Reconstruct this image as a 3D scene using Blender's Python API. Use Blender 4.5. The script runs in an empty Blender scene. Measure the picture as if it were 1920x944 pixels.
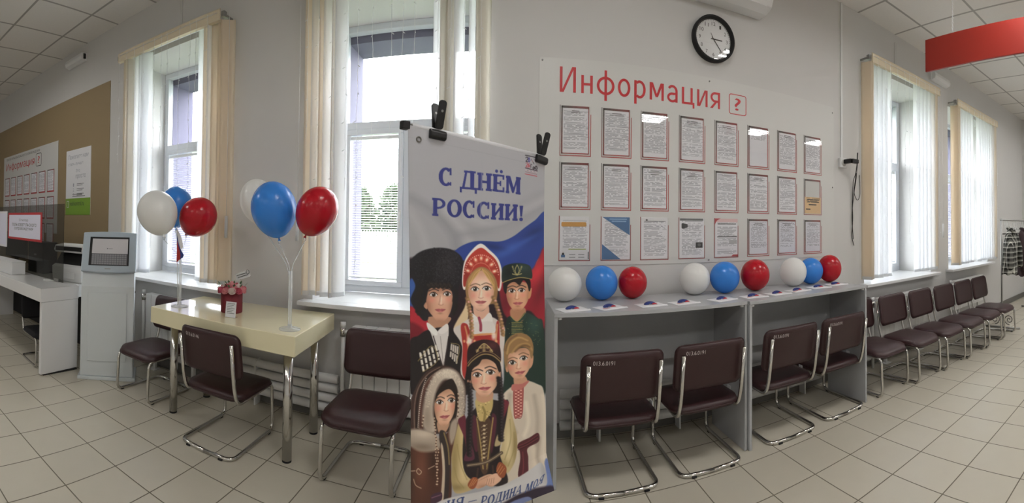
import bpy, bmesh, math, random
import numpy as np
from mathutils import Vector, Matrix
random.seed(7)
S = bpy.context.scene
C = S.collection
PI = math.pi

# ------------------------------------------------------------------ camera, world, exposure
EYE = Vector((0, 0, 1.35))
FPX, CX, CY = 786.24, 945.65, 414.36            # sweep panorama: pixels per radian, centre column, horizon row (1920x944)
PITCH, ROLL = -0.0137, 0.0113
cam_d = bpy.data.cameras.new('camera')
cam = bpy.data.objects.new('camera', cam_d); C.objects.link(cam); S.camera = cam
cam_d.type = 'PANO'
cam_d.panorama_type = 'CENTRAL_CYLINDRICAL'
cam_d.central_cylindrical_range_u_min = -CX / FPX
cam_d.central_cylindrical_range_u_max = (1920 - CX) / FPX
cam_d.central_cylindrical_range_v_min = -(944 - CY) / FPX
cam_d.central_cylindrical_range_v_max = CY / FPX
cam_d.central_cylindrical_radius = 1.0
cam_d.clip_start = 0.02; cam_d.clip_end = 300
_M = Matrix.Rotation(PITCH, 3, 'X') @ Matrix.Rotation(ROLL, 3, 'Y')
_r, _f, _u = Vector(_M[0]), Vector(_M[1]), Vector(_M[2])
cam.matrix_world = Matrix.Translation(EYE) @ Matrix((_r, _u, -_f)).transposed().to_4x4()

w = bpy.data.worlds.new('overcast_sky'); S.world = w; w.use_nodes = True
bg = w.node_tree.nodes['Background']
bg.inputs[0].default_value = (0.93, 0.97, 1.0, 1); bg.inputs[1].default_value = 9.0
S.view_settings.view_transform = 'Standard'; S.view_settings.look = 'None'
S.view_settings.gamma = 1; S.view_settings.use_curve_mapping = False
S.view_settings.exposure = 0.56
LAMP = 33.0                                        # strength of the ceiling lamp tubes
try:
    S.cycles.max_bounces = 10; S.cycles.diffuse_bounces = 5; S.cycles.transparent_max_bounces = 24
    S.cycles.sample_clamp_indirect = 6
except Exception: pass

# ------------------------------------------------------------------ materials
def lin(c):
    if isinstance(c, str):
        c = c.lstrip('#'); c = tuple(int(c[i:i+2], 16) / 255 for i in (0, 2, 4))
    return tuple((x / 12.92 if x <= .04045 else ((x + .055) / 1.055) ** 2.4) for x in c)
MATS = {}
def mat(name, col, rough=.5, metal=0., spec=.5, noise=0., nscale=20., bump=0., bscale=200., coat=0., emit=0., trans=0.):
    if name in MATS: return MATS[name]
    m = bpy.data.materials.new(name); m.use_nodes = True; MATS[name] = m
    nt = m.node_tree; b = nt.nodes['Principled BSDF']; c = lin(col)
    b.inputs['Base Color'].default_value = (*c, 1); b.inputs['Roughness'].default_value = rough
    b.inputs['Metallic'].default_value = metal; b.inputs['Specular IOR Level'].default_value = spec
    if coat: b.inputs['Coat Weight'].default_value = coat; b.inputs['Coat Roughness'].default_value = .05
    if emit: b.inputs['Emission Color'].default_value = (*c, 1); b.inputs['Emission Strength'].default_value = emit
    if noise or bump:
        tc = nt.nodes.new('ShaderNodeTexCoord')
    if noise:
        n = nt.nodes.new('ShaderNodeTexNoise'); n.inputs['Scale'].default_value = nscale; n.inputs['Detail'].default_value = 4
        nt.links.new(tc.outputs['Object'], n.inputs['Vector'])
        mx = nt.nodes.new('ShaderNodeMix'); mx.data_type = 'RGBA'
        mx.inputs[6].default_value = (*[x * (1 - noise) for x in c], 1); mx.inputs[7].default_value = (*[min(1, x * (1 + noise)) for x in c], 1)
        nt.links.new(n.outputs['Fac'], mx.inputs[0]); nt.links.new(mx.outputs[2], b.inputs['Base Color'])
    if bump:
        n2 = nt.nodes.new('ShaderNodeTexNoise'); n2.inputs['Scale'].default_value = bscale
        nt.links.new(tc.outputs['Object'], n2.inputs['Vector'])
        bp = nt.nodes.new('ShaderNodeBump'); bp.inputs['Strength'].default_value = bump; bp.inputs['Distance'].default_value = .002
        nt.links.new(n2.outputs['Fac'], bp.inputs['Height']); nt.links.new(bp.outputs['Normal'], b.inputs['Normal'])
    if trans:
        out = nt.nodes['Material Output']; tr = nt.nodes.new('ShaderNodeBsdfTranslucent'); tr.inputs[0].default_value = (*c, 1)
        ms = nt.nodes.new('ShaderNodeMixShader'); ms.inputs[0].default_value = trans
        nt.links.new(b.outputs[0], ms.inputs[1]); nt.links.new(tr.outputs[0], ms.inputs[2]); nt.links.new(ms.outputs[0], out.inputs[0])
    return m

def glass_mat(name, tint=(1, 1, 1), gloss=.06, dark=1.0):
    if name in MATS: return MATS[name]
    m = bpy.data.materials.new(name); m.use_nodes = True; MATS[name] = m
    nt = m.node_tree; nt.nodes.remove(nt.nodes['Principled BSDF']); out = nt.nodes['Material Output']
    t = nt.nodes.new('ShaderNodeBsdfTransparent'); t.inputs[0].default_value = (*[x * dark for x in tint], 1)
    g = nt.nodes.new('ShaderNodeBsdfGlossy'); g.inputs['Roughness'].default_value = .02
    lw = nt.nodes.new('ShaderNodeLayerWeight'); lw.inputs[0].default_value = .5
    pw = nt.nodes.new('ShaderNodeMath'); pw.operation = 'POWER'; pw.inputs[1].default_value = 5
    nt.links.new(lw.outputs['Facing'], pw.inputs[0])
    mu = nt.nodes.new('ShaderNodeMath'); mu.operation = 'MULTIPLY_ADD'; mu.inputs[1].default_value = .85; mu.inputs[2].default_value = gloss * .6
    mu.use_clamp = True
    ms = nt.nodes.new('ShaderNodeMixShader')
    nt.links.new(pw.outputs[0], mu.inputs[0]); nt.links.new(mu.outputs[0], ms.inputs[0])
    nt.links.new(t.outputs[0], ms.inputs[1]); nt.links.new(g.outputs[0], ms.inputs[2]); nt.links.new(ms.outputs[0], out.inputs[0])
    return m

def grid_mat(name, base, line, px, py, ox, oy, wline, rough, noise=.06, nscale=9., spec=.5, coat=0., nsc2=300.):
    """square panels with a dark joint; joints lie at ox + k*px and oy + k*py (metres)"""
    m = bpy.data.materials.new(name); m.use_nodes = True; MATS[name] = m
    nt = m.node_tree; N = nt.nodes; L = nt.links; b = N['Principled BSDF']
    tc = N.new('ShaderNodeTexCoord'); sp = N.new('ShaderNodeSeparateXYZ'); L.new(tc.outputs['Object'], sp.inputs[0])
    def mth(op, a, v=None, c=None):
        n = N.new('ShaderNodeMath'); n.operation = op
        for i, x in enumerate((a, v, c)):
            if x is None: continue
            if isinstance(x, (int, float)): n.inputs[i].default_value = x
            else: L.new(x, n.inputs[i])
        return n.outputs[0]
    def axis(o, p, off):
        t = mth('DIVIDE', mth('SUBTRACT', o, off), p)
        f = mth('FRACT', t)
        d = mth('MULTIPLY', mth('MINIMUM', f, mth('SUBTRACT', 1.0, f)), p)
        return d, mth('FLOOR', t)
    dx, ix = axis(sp.outputs[0], px, ox); dy, iy = axis(sp.outputs[1], py, oy)
    d = mth('MINIMUM', dx, dy)
    mr = N.new('ShaderNodeMapRange'); mr.inputs[1].default_value = wline * .5; mr.inputs[2].default_value = wline * .5 + .0016
    L.new(d, mr.inputs[0])
    cv = N.new('ShaderNodeCombineXYZ'); L.new(ix, cv.inputs[0]); L.new(iy, cv.inputs[1])
    wn = N.new('ShaderNodeTexWhiteNoise'); wn.noise_dimensions = '2D'; L.new(cv.outputs[0], wn.inputs['Vector'])
    ns = N.new('ShaderNodeTexNoise'); ns.inputs['Scale'].default_value = nscale; ns.inputs['Detail'].default_value = 6; L.new(tc.outputs['Object'], ns.inputs['Vector'])
    n3 = N.new('ShaderNodeTexNoise'); n3.inputs['Scale'].default_value = nsc2; L.new(tc.outputs['Object'], n3.inputs['Vector'])
    k = mth('ADD', 1 - noise * 1.25, mth('ADD', mth('MULTIPLY', wn.outputs['Value'], noise * .5), mth('ADD', mth('MULTIPLY', ns.outputs['Fac'], noise), mth('MULTIPLY', n3.outputs['Fac'], noise))))
    hsv = N.new('ShaderNodeVectorMath'); hsv.operation = 'SCALE'; hsv.inputs[0].default_value = lin(base); L.new(k, hsv.inputs['Scale'])
    mx = N.new('ShaderNodeMix'); mx.data_type = 'RGBA'; mx.inputs[6].default_value = (*lin(line), 1)
    L.new(mr.outputs[0], mx.inputs[0]); L.new(hsv.outputs[0], mx.inputs[7]); L.new(mx.outputs[2], b.inputs['Base Color'])
    bp = N.new('ShaderNodeBump'); bp.inputs['Distance'].default_value = .002; bp.inputs['Strength'].default_value = .5
    L.new(mr.outputs[0], bp.inputs['Height']); L.new(bp.outputs['Normal'], b.inputs['Normal'])
    rr = N.new('ShaderNodeMapRange'); rr.inputs[3].default_value = .8; rr.inputs[4].default_value = rough; L.new(mr.outputs[0], rr.inputs[0]); L.new(rr.outputs[0], b.inputs['Roughness'])
    b.inputs['Specular IOR Level'].default_value = spec
    return m

def print_mat(name, paper, ink, pitch, word, halfw, dens=.8, lo=-9, hi=9):
    """paper printed with rows of small text; object space, x across, z up, centred"""
    if name in MATS: return MATS[name]
    m = bpy.data.materials.new(name); m.use_nodes = True; MATS[name] = m
    nt = m.node_tree; N = nt.nodes; L = nt.links; b = N['Principled BSDF']
    tc = N.new('ShaderNodeTexCoord'); sp = N.new('ShaderNodeSeparateXYZ'); L.new(tc.outputs['Object'], sp.inputs[0])
    oi = N.new('ShaderNodeObjectInfo')
    def mth(op, a, v=None):
        n = N.new('ShaderNodeMath'); n.operation = op
        for i, x in enumerate((a, v)):
            if x is None: continue
            if isinstance(x, (int, float)): n.inputs[i].default_value = x
            else: L.new(x, n.inputs[i])
        return n.outputs[0]
    t = mth('DIVIDE', sp.outputs[2], pitch); row = mth('FLOOR', t); fr = mth('FRACT', t)
    col = mth('FLOOR', mth('DIVIDE', sp.outputs[0], word))
    def wn(a, bb, s):
        cv = N.new('ShaderNodeCombineXYZ')
        for i, x in enumerate((a, bb)):
            if isinstance(x, (int, float)): cv.inputs[i].default_value = x
            else: L.new(x, cv.inputs[i])
        sc = mth('MULTIPLY', oi.outputs['Random'], 91.7); L.new(mth('ADD', sc, s), cv.inputs[2])
        q = N.new('ShaderNodeTexWhiteNoise'); L.new(cv.outputs[0], q.inputs['Vector']); return q.outputs['Value']
    a = mth('LESS_THAN', fr, .5)
    a = mth('MULTIPLY', a, mth('LESS_THAN', wn(col, row, 0.), dens))
    end = mth('MULTIPLY', mth('ADD', .15, mth('POWER', wn(row, 0., 3.), .25)), halfw)
    a = mth('MULTIPLY', a, mth('LESS_THAN', sp.outputs[0], end))
    a = mth('MULTIPLY', a, mth('GREATER_THAN', sp.outputs[0], -halfw))
    a = mth('MULTIPLY', a, mth('LESS_THAN', wn(row, 5., 7.), .88))
    a = mth('MULTIPLY', a, mth('LESS_THAN', sp.outputs[2], hi)); a = mth('MULTIPLY', a, mth('GREATER_THAN', sp.outputs[2], lo))
    a = mth('MULTIPLY', a, mth('ADD', .55, mth('MULTIPLY', wn(row, 2., 11.), .45)))
    mx = N.new('ShaderNodeMix'); mx.data_type = 'RGBA'; mx.inputs[6].default_value = (*lin(paper), 1); mx.inputs[7].default_value = (*lin(ink), 1)
    L.new(a, mx.inputs[0]); L.new(mx.outputs[2], b.inputs['Base Color'])
    b.inputs['Roughness'].default_value = .5
    return m

def frame_mat(name, c0, c1):
    """holder border printed in a run from grey to red"""
    m = bpy.data.materials.new(name); m.use_nodes = True; MATS[name] = m
    nt = m.node_tree; N = nt.nodes; L = nt.links; b = N['Principled BSDF']
    tc = N.new('ShaderNodeTexCoord'); sp = N.new('ShaderNodeSeparateXYZ'); L.new(tc.outputs['Generated'], sp.inputs[0])
    a = N.new('ShaderNodeMath'); a.operation = 'SUBTRACT'; L.new(sp.outputs[0], a.inputs[0]); L.new(sp.outputs[2], a.inputs[1])
    r = N.new('ShaderNodeMapRange'); r.inputs[1].default_value = -.8; r.inputs[2].default_value = .5; L.new(a.outputs[0], r.inputs[0])
    mx = N.new('ShaderNodeMix'); mx.data_type = 'RGBA'; mx.inputs[6].default_value = (*lin(c0), 1); mx.inputs[7].default_value = (*lin(c1), 1)
    L.new(r.outputs[0], mx.inputs[0]); L.new(mx.outputs[2], b.inputs['Base Color']); b.inputs['Roughness'].default_value = .4
    return m

def plaid_mat():
    m = bpy.data.materials.new('plaid_cloth'); m.use_nodes = True
    nt = m.node_tree; N = nt.nodes; L = nt.links; b = N['Principled BSDF']
    tc = N.new('ShaderNodeTexCoord'); sp = N.new('ShaderNodeSeparateXYZ'); L.new(tc.outputs['Object'], sp.inputs[0])
    def mth(op, a, v=None):
        n = N.new('ShaderNodeMath'); n.operation = op
        for i, x in enumerate((a, v)):
            if x is None: continue
            if isinstance(x, (int, float)): n.inputs[i].default_value = x
            else: L.new(x, n.inputs[i])
        return n.outputs[0]
    def band(o, p, wd): return mth('LESS_THAN', mth('FRACT', mth('DIVIDE', o, p)), wd)
    xx = mth('ADD', sp.outputs[0], sp.outputs[1])
    v = mth('ADD', mth('MULTIPLY', band(xx, .064, .45), .1), mth('MULTIPLY', band(sp.outputs[2], .064, .45), .1))
    v = mth('ADD', v, mth('MULTIPLY', band(xx, .064, .16), .4)); v = mth('ADD', v, mth('MULTIPLY', band(sp.outputs[2], .064, .16), .4))
    mx = N.new('ShaderNodeMix'); mx.data_type = 'RGBA'; mx.inputs[6].default_value = (*lin('#20211f'), 1); mx.inputs[7].default_value = (*lin('#e6e6dd'), 1)
    L.new(v, mx.inputs[0]); L.new(mx.outputs[2], b.inputs['Base Color']); b.inputs['Roughness'].default_value = .9
    return m

def vcol_mat(name, rough=.55):
    m = bpy.data.materials.new(name); m.use_nodes = True; nt = m.node_tree
    a = nt.nodes.new('ShaderNodeVertexColor'); a.layer_name = 'print'
    nt.links.new(a.outputs['Color'], nt.nodes['Principled BSDF'].inputs['Base Color'])
    nt.nodes['Principled BSDF'].inputs['Roughness'].default_value = rough
    return m

M_wall = mat('wall_paint', '#d2d1d0', .75, noise=.025, nscale=1.3, bump=.08, bscale=60)
M_board = mat('white_board_plastic', '#d5d5d3', .42)
M_brown = mat('brown_wall_panel', '#988565', .6, noise=.03, nscale=2)
M_floor = grid_mat('floor_tiles', '#c4beaf', '#6b6456', .283, .315, .719, .14, .0042, .34, noise=.07)
M_ceil = grid_mat('ceiling_tiles', '#e2dfdb', '#a5a29e', .605, .605, 3.04, 2.36, .022, .85, noise=.05, nscale=60, nsc2=160)
M_base = mat('grey_skirting', '#75736f', .5)
M_white = mat('white_plastic', '#e4e5e6', .3)
M_pvc = mat('white_window_frame', '#dfe3ea', .25)
M_radi = mat('white_radiator_enamel', '#e4e4e3', .35)
M_cream = mat('cream_blind_fabric', '#f4ebdd', .8, trans=.58, bump=.1, bscale=500)
M_wblind = mat('white_blind_fabric', '#f8f9fb', .8, trans=.75)
def sheer(m, k):
    nt = m.node_tree; out = nt.nodes['Material Output']; l = out.inputs[0].links[0].from_socket; t = nt.nodes.new('ShaderNodeBsdfTransparent'); x = nt.nodes.new('ShaderNodeMixShader'); x.inputs[0].default_value = k
    nt.links.new(l, x.inputs[1]); nt.links.new(t.outputs[0], x.inputs[2]); nt.links.new(x.outputs[0], out.inputs[0])
sheer(M_wblind, .22)
M_gblind = mat('pale_grey_blind_fabric', '#efece5', .8, trans=.55)
M_valance = mat('cream_valance', '#e0d3ba', .7)
M_chrome = mat('chrome', '#d2d0cc', .14, metal=1.0)
M_leather = mat('maroon_leatherette', '#351c1e', .4, noise=.08, nscale=30, bump=.15, bscale=350)
M_black = mat('black_plastic', '#0c0c0e', .35)
M_matblack = mat('matte_black', '#141416', .7)
M_desk = mat('grey_laminate', '#b1b3b6', .3, noise=.02, nscale=40)
M_deskedge = mat('grey_laminate_edge', '#bcbdbf', .35)
M_table = mat('cream_gloss_lacquer', '#e9e1bd', .08, coat=.6)
M_kiosk = mat('pale_grey_powder_coat', '#d2d8da', .4)
M_bezel = mat('grey_blue_bezel', '#adb9c2', .35)
M_counter = mat('white_gloss_counter', '#e8e8e9', .22)
M_ctop = mat('counter_top_gloss', '#cfcfcd', .1)
M_red = mat('red_sign_paint', '#93271c', .45)
M_letter = mat('red_vinyl', '#c02a30', .45)
M_glass = glass_mat('window_glass')
M_smoke = glass_mat('tinted_screen_glass', tint=(.62, .62, .6), gloss=.05)
M_clear = mat('clear_white_plastic', '#eef0f2', .15, trans=.5)
def haze_mat(name, col, clear):
    m = mat(name, col, .2); nt = m.node_tree; out = nt.nodes['Material Output']; t = nt.nodes.new('ShaderNodeBsdfTransparent'); x = nt.nodes.new('ShaderNodeMixShader'); x.inputs[0].default_value = clear
    nt.links.new(nt.nodes['Principled BSDF'].outputs[0], x.inputs[1]); nt.links.new(t.outputs[0], x.inputs[2]); nt.links.new(x.outputs[0], out.inputs[0]); return m
M_stand = haze_mat('clear_acrylic', '#eef2f4', .62)
M_steelw = mat('white_wire', '#e9ecf0', .4, trans=.3)
M_paper = mat('white_paper', '#e9e9ec', .6)
M_frame = frame_mat('grey_to_red_border', '#565150', '#b23a3a')
M_framered = mat('dark_red_border', '#96393c', .4)
M_print = print_mat('printed_page', '#ececf1', '#8b8c95', .0066, .0115, .078, lo=-.118, hi=.132)
M_purple = mat('lilac_grey_facade', '#66637a', .8)
M_garland = mat('garland_wire', '#f2f4f5', .4)

# ------------------------------------------------------------------ mesh building
class MB:
    def __init__(s): s.v = []; s.f = []; s.mi = []; s.sm = []; s.mats = []
    def _m(s, m):
        if m not in s.mats: s.mats.append(m)
        return s.mats.index(m)
    def add(s, vs, fs, m, smooth=False, T=None):
        o = len(s.v); i = s._m(m)
        for p in vs:
            p = Vector(p); s.v.append(tuple(T @ p) if T else tuple(p))
        for f in fs: s.f.append([o + k for k in f]); s.mi.append(i); s.sm.append(smooth)
        return s
    def box(s, x0, x1, y0, y1, z0, z1, m, T=None):
        vs = [(x, y, z) for x in (x0, x1) for y in (y0, y1) for z in (z0, z1)]
        return s.add(vs, [(0, 1, 3, 2), (4, 6, 7, 5), (0, 4, 5, 1), (2, 3, 7, 6), (0, 2, 6, 4), (1, 5, 7, 3)], m, False, T)
    def prism(s, poly, lo, hi, axis, m, T=None, smooth=False):
        """poly in the two other axes (cyclic order), extruded along axis"""
        def P(a, b, c):
            return {'x': (c, a, b), 'y': (a, c, b), 'z': (a, b, c)}[axis]
        n = len(poly); vs = [P(a, b, lo) for a, b in poly] + [P(a, b, hi) for a, b in poly]
        fs = [tuple(range(n))[::-1], tuple(range(n, 2 * n))] + [(i, (i + 1) % n, n + (i + 1) % n, n + i) for i in range(n)]
        return s.add(vs, fs, m, smooth, T)
    def lathe(s, prof, m, seg=24, T=None, smooth=True, caps=True):
        vs = []; fs = []; n = len(prof)
        for i in range(seg):
            a = 2 * PI * i / seg; ca, sa = math.cos(a), math.sin(a)
            vs += [(r * ca, r * sa, z) for r, z in prof]
        for i in range(seg):
            j = (i + 1) % seg
            for k in range(n - 1): fs.append((i * n + k, j * n + k, j * n + k + 1, i * n + k + 1))
        if caps:
            if prof[0][0] > 1e-6: fs.append(tuple(i * n for i in range(seg))[::-1])
            if prof[-1][0] > 1e-6: fs.append(tuple(i * n + n - 1 for i in range(seg)))
        return s.add(vs, fs, m, smooth, T)
    def cyl(s, p0, p1, r, m, seg=16, r1=None, smooth=True):
        p0, p1 = Vector(p0), Vector(p1); d = p1 - p0
        T = Matrix.Translation(p0) @ d.to_track_quat('Z', 'Y').to_matrix().to_4x4()
        return s.lathe([(r, 0), (r if r1 is None else r1, d.length)], m, seg, T, smooth)
    def tube(s, pts, r, m, seg=10, closed=False, T=None, flat=1.0):
        pts = [Vector(p) for p in pts]; n = len(pts); rings = []
        up = None
        for i, p in enumerate(pts):
            a = pts[i - 1] if (i > 0 or closed) else p; b = pts[(i + 1) % n] if (i < n - 1 or closed) else p
            t = (b - a).normalized()
            if up is None:
                up = Vector((0, 0, 1)) if abs(t.z) < .9 else Vector((1, 0, 0))
            x = up.cross(t)
            if x.length < 1e-4: x = Vector((1, 0, 0)).cross(t)
            x.normalize(); y = t.cross(x); up = y
            rr = r[i] if isinstance(r, (list, tuple)) else r
            rings.append([p + x * (rr * math.cos(2 * PI * k / seg)) + y * (rr * flat * math.sin(2 * PI * k / seg)) for k in range(seg)])
        vs = [q for ring in rings for q in ring]; fs = []
        for i in range(n if closed else n - 1):
            j = (i + 1) % n
            for k in range(seg): fs.append((i * seg + k, i * seg + (k + 1) % seg, j * seg + (k + 1) % seg, j * seg + k))
        if not closed: fs += [tuple(range(seg))[::-1], tuple((n - 1) * seg + k for k in range(seg))]
        return s.add(vs, fs, m, True, T)
    def ball(s, c, r, m, seg=16, rings=10, sc=(1, 1, 1), T=None):
        prof = [(r * math.sin(PI * k / rings), -r * math.cos(PI * k / rings)) for k in range(rings + 1)]
        prof[0] = (1e-5, -r); prof[-1] = (1e-5, r)
        TT = Matrix.Translation(c) @ Matrix.Diagonal((*sc, 1))
        return s.lathe(prof, m, seg, (T @ TT) if T else TT, True)
    def poly(s, pts, m, T=None): return s.add(pts, [tuple(range(len(pts)))], m, False, T)
    def build(s, name, parent=None, bevel=0., loc=None, rz=0., seg=2, sub=0):
        me = bpy.data.meshes.new(name); me.from_pydata(s.v, [], s.f)
        for m in s.mats: me.materials.append(m)
        me.polygons.foreach_set('material_index', s.mi); me.polygons.foreach_set('use_smooth', s.sm); me.update()
        bm = bmesh.new(); bm.from_mesh(me); bmesh.ops.recalc_face_normals(bm, faces=bm.faces); bm.to_mesh(me); bm.free()
        o = bpy.data.objects.new(name, me); C.objects.link(o)
        if parent: o.parent = parent
        if loc: o.location = loc
        if rz: o.rotation_euler = (0, 0, rz)
        if bevel:
            b = o.modifiers.new('bevel', 'BEVEL'); b.width = bevel; b.segments = seg; b.limit_method = 'ANGLE'; b.angle_limit = math.radians(40)
            b.harden_normals = False
        if sub:
            q = o.modifiers.new('sub', 'SUBSURF'); q.levels = sub; q.render_levels = sub
        return o

def tag(o, label=None, cat=None, group=None, kind=None):
    if label: o['label'] = label
    if cat: o['category'] = cat
    if group: o['group'] = group
    if kind: o['kind'] = kind
    return o
def thing(name, label, cat, loc=(0, 0, 0), rz=0., group=None):
    o = bpy.data.objects.new(name, None); C.objects.link(o); o.location = loc; o.rotation_euler = (0, 0, rz)
    o.empty_display_size = .1
    return tag(o, label, cat, group)
def dup(root, loc, rz=0., label=None, group=None):
    r = root.copy(); C.objects.link(r); r.location = loc; r.rotation_euler = (0, 0, rz)
    if label: r['label'] = label
    if group: r['group'] = group
    for ch in list(root.children):
        c = ch.copy(); C.objects.link(c); c.parent = r
        for g in list(ch.children):
            d = g.copy(); C.objects.link(d); d.parent = c
    return r
def struct(o): o['kind'] = 'structure'; return o

def rounded(pts, r, n=5, closed=False):
    """polyline with its corners rounded by radius r"""
    pts = [Vector(p) for p in pts]; out = []; N = len(pts)
    for i, p in enumerate(pts):
        if not closed and i in (0, N - 1): out.append(p); continue
        a, b = pts[i - 1], pts[(i + 1) % N]
        da, db = (a - p), (b - p); rr = min(r, da.length * .48, db.length * .48)
        p0 = p + da.normalized() * rr; p1 = p + db.normalized() * rr
        for k in range(n + 1):
            t = k / n; out.append(p0 * (1 - t) ** 2 + p * 2 * t * (1 - t) + p1 * t * t)
    return out

def rrect(w, h, r, n=5):
    """rounded rectangle outline, centred, counter-clockwise"""
    o = []
    for cx, cy, a0 in ((w / 2 - r, h / 2 - r, 0), (-w / 2 + r, h / 2 - r, 90), (-w / 2 + r, -h / 2 + r, 180), (w / 2 - r, -h / 2 + r, 270)):
        for k in range(n + 1):
            a = math.radians(a0 + 90 * k / n); o.append((cx + r * math.cos(a), cy + r * math.sin(a)))
    return o

def text_shape(txt, bold=0.):
    """outline letters: verts (x, y, layer), triangles; each solid contour keeps its own holes"""
    from mathutils.geometry import interpolate_bezier, tessellate_polygon
    cu = bpy.data.curves.new('letters', 'FONT'); cu.body = txt; cu.size = 1; cu.offset = bold
    o = bpy.data.objects.new('letters', cu); C.objects.link(o)
    bpy.context.view_layer.update()
    dg = bpy.context.evaluated_depsgraph_get(); oc = o.evaluated_get(dg).to_curve(dg)
    loops = []
    for sp in oc.splines:
        bp = sp.bezier_points; n = len(bp); pts = []
        for k in range(n):
            a, b = bp[k], bp[(k + 1) % n]
            straight = a.handle_right_type in ('VECTOR',) and b.handle_left_type in ('VECTOR',)
            d = (b.co - a.co); dev = max(((a.handle_right - a.co).cross(d)).length, ((b.handle_left - b.co).cross(d)).length) / (d.length + 1e-9)
            q = [a.co.copy()] if (straight or dev < 1e-4) else [p for p in interpolate_bezier(a.co, a.handle_right, b.handle_left, b.co, 6)][:-1]
            for p in q:
                if not pts or (p - pts[-1]).length > 1e-5: pts.append(p)
        if len(pts) > 2: loops.append(pts)
    o.evaluated_get(dg).to_curve_clear(); bpy.data.objects.remove(o); bpy.data.curves.remove(cu)
    def area(P): return sum(P[k - 1].x * P[k].y - P[k].x * P[k - 1].y for k in range(len(P))) / 2
    def inside(pt, P):
        c = False
        for k in range(len(P)):
            a, b = P[k - 1], P[k]
            if (a.y > pt.y) != (b.y > pt.y) and pt.x < (b.x - a.x) * (pt.y - a.y) / (b.y - a.y) + a.x: c = not c
        return c
    if not loops: return [], []
    ars = [area(P) for P in loops]; sgn = 1 if ars[max(range(len(ars)), key=lambda k: abs(ars[k]))] > 0 else -1
    outs = [P for P, a in zip(loops, ars) if a * sgn > 0]; holes = [P for P, a in zip(loops, ars) if a * sgn <= 0]
    vs, fs = [], []
    for L, P in enumerate(outs):
        hs = [h for h in holes if inside(h[0], P) and abs(area(h)) < abs(area(P))]
        polys = [[Vector((p.x, p.y, 0)) for p in q] for q in [P] + hs]
        flat = [p for q in polys for p in q]; o0 = len(vs)
        vs += [(p.x, p.y, L % 5) for p in flat]
        fs += [tuple(o0 + k for k in t) for t in tessellate_polygon(polys)]
    return vs, fs
def put_text(mb, txt, m, x0, x1, z0, z1, fn, bold=0., ref=None):
    """fit the letters' box to x0..x1, z0..z1 and place each point through fn(x, z)"""
    vs, fs = text_shape(txt, bold=bold)
    if not vs: return
    a0, a1 = min(v[0] for v in vs), max(v[0] for v in vs); b0, b1 = min(v[1] for v in vs), max(v[1] for v in vs)
    if ref: b0, b1 = ref(b0, b1)
    o_ = Vector(fn(0, 0)); nrm = (Vector(fn(1, 0)) - o_).cross(Vector(fn(0, 1)) - o_)
    nrm = nrm.normalized() if nrm.length > 1e-6 else Vector((0, 0, 0))
    mb.add([Vector(fn(x0 + (v[0] - a0) / (a1 - a0) * (x1 - x0), z0 + (v[1] - b0) / (b1 - b0) * (z1 - z0))) + nrm * (.00006 * v[2]) for v in vs], fs, m)

# ================================================================== SETTING
WY = 2.7                                   # face of the window wall
RX0, RX1, RY0, HC = -8.2, 7.75, -4.2, 3.46
WIN = [(-3.36, -2.12), (-1.32, -.12), (3.12, 4.36), (4.80, 6.05)]
SILL, SOFF = .81, 2.96
WF, WO = 3.2, 3.45                         # window plane, outer face
struct(MB().box(RX0 - .2, RX1 + .2, RY0 - .2, WO, -.12, 0, M_floor).build('floor'))
struct(MB().box(RX0 - .2, RX1 + .2, RY0 - .2, WO, HC, HC + .12, M_ceil).build('ceiling'))
wb = MB(); edges = [RX0 - .2] + [x for q in WIN for x in q] + [RX1 + .2]
for i in range(0, len(edges), 2): wb.box(edges[i], edges[i + 1], WY, WO - .02, 0, HC, M_wall)
for a, b in WIN:
    wb.box(a, b, WY, WO - .02, 0, SILL - .03, M_wall); wb.box(a, b, WY, WO - .02, SOFF, HC, M_wall)
struct(wb.build('wall_back'))
struct(MB().box(RX1, RX1 + .2, RY0, WY, 0, HC, M_wall).build('wall_right'))
struct(MB().box(RX0 - .2, RX0, RY0, WY, 0, HC, M_wall).build('wall_left'))
struct(MB().box(RX0, RX1, RY0 - .2, RY0, 0, HC, M_wall).build('wall_front'))
struct(MB().box(-3.0, RX1, WY - .025, WY, 0, .085, M_base).build('baseboard_back', bevel=.003))
struct(MB().box(RX1 - .02, RX1, RY0, WY - .03, 0, .085, M_base).build('baseboard_right', bevel=.003))
# facade cladding round each opening, seen through the panes
fc = MB()
for a, b in WIN:
    fc.box(a - .02, a + .05, WF + .05, WO + .12, SILL - .1, SOFF, M_purple); fc.box(b - .05, b + .02, WF + .05, WO + .12, SILL - .1, SOFF, M_purple)
    fc.box(a + .05, b - .05, WF + .05, WO + .12, SOFF - .11, SOFF, M_purple)
struct(fc.build('trim_1'))
struct(MB().box(-7.7, -3.73, WY - .006, WY, 0, 2.885, M_brown).build('trim_2'))
# surface trunking that runs up the wall beside the socket
struct(MB().box(2.787, 2.806, WY - .014, WY, 2.0, HC, M_white).build('trim_3', bevel=.002))

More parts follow.
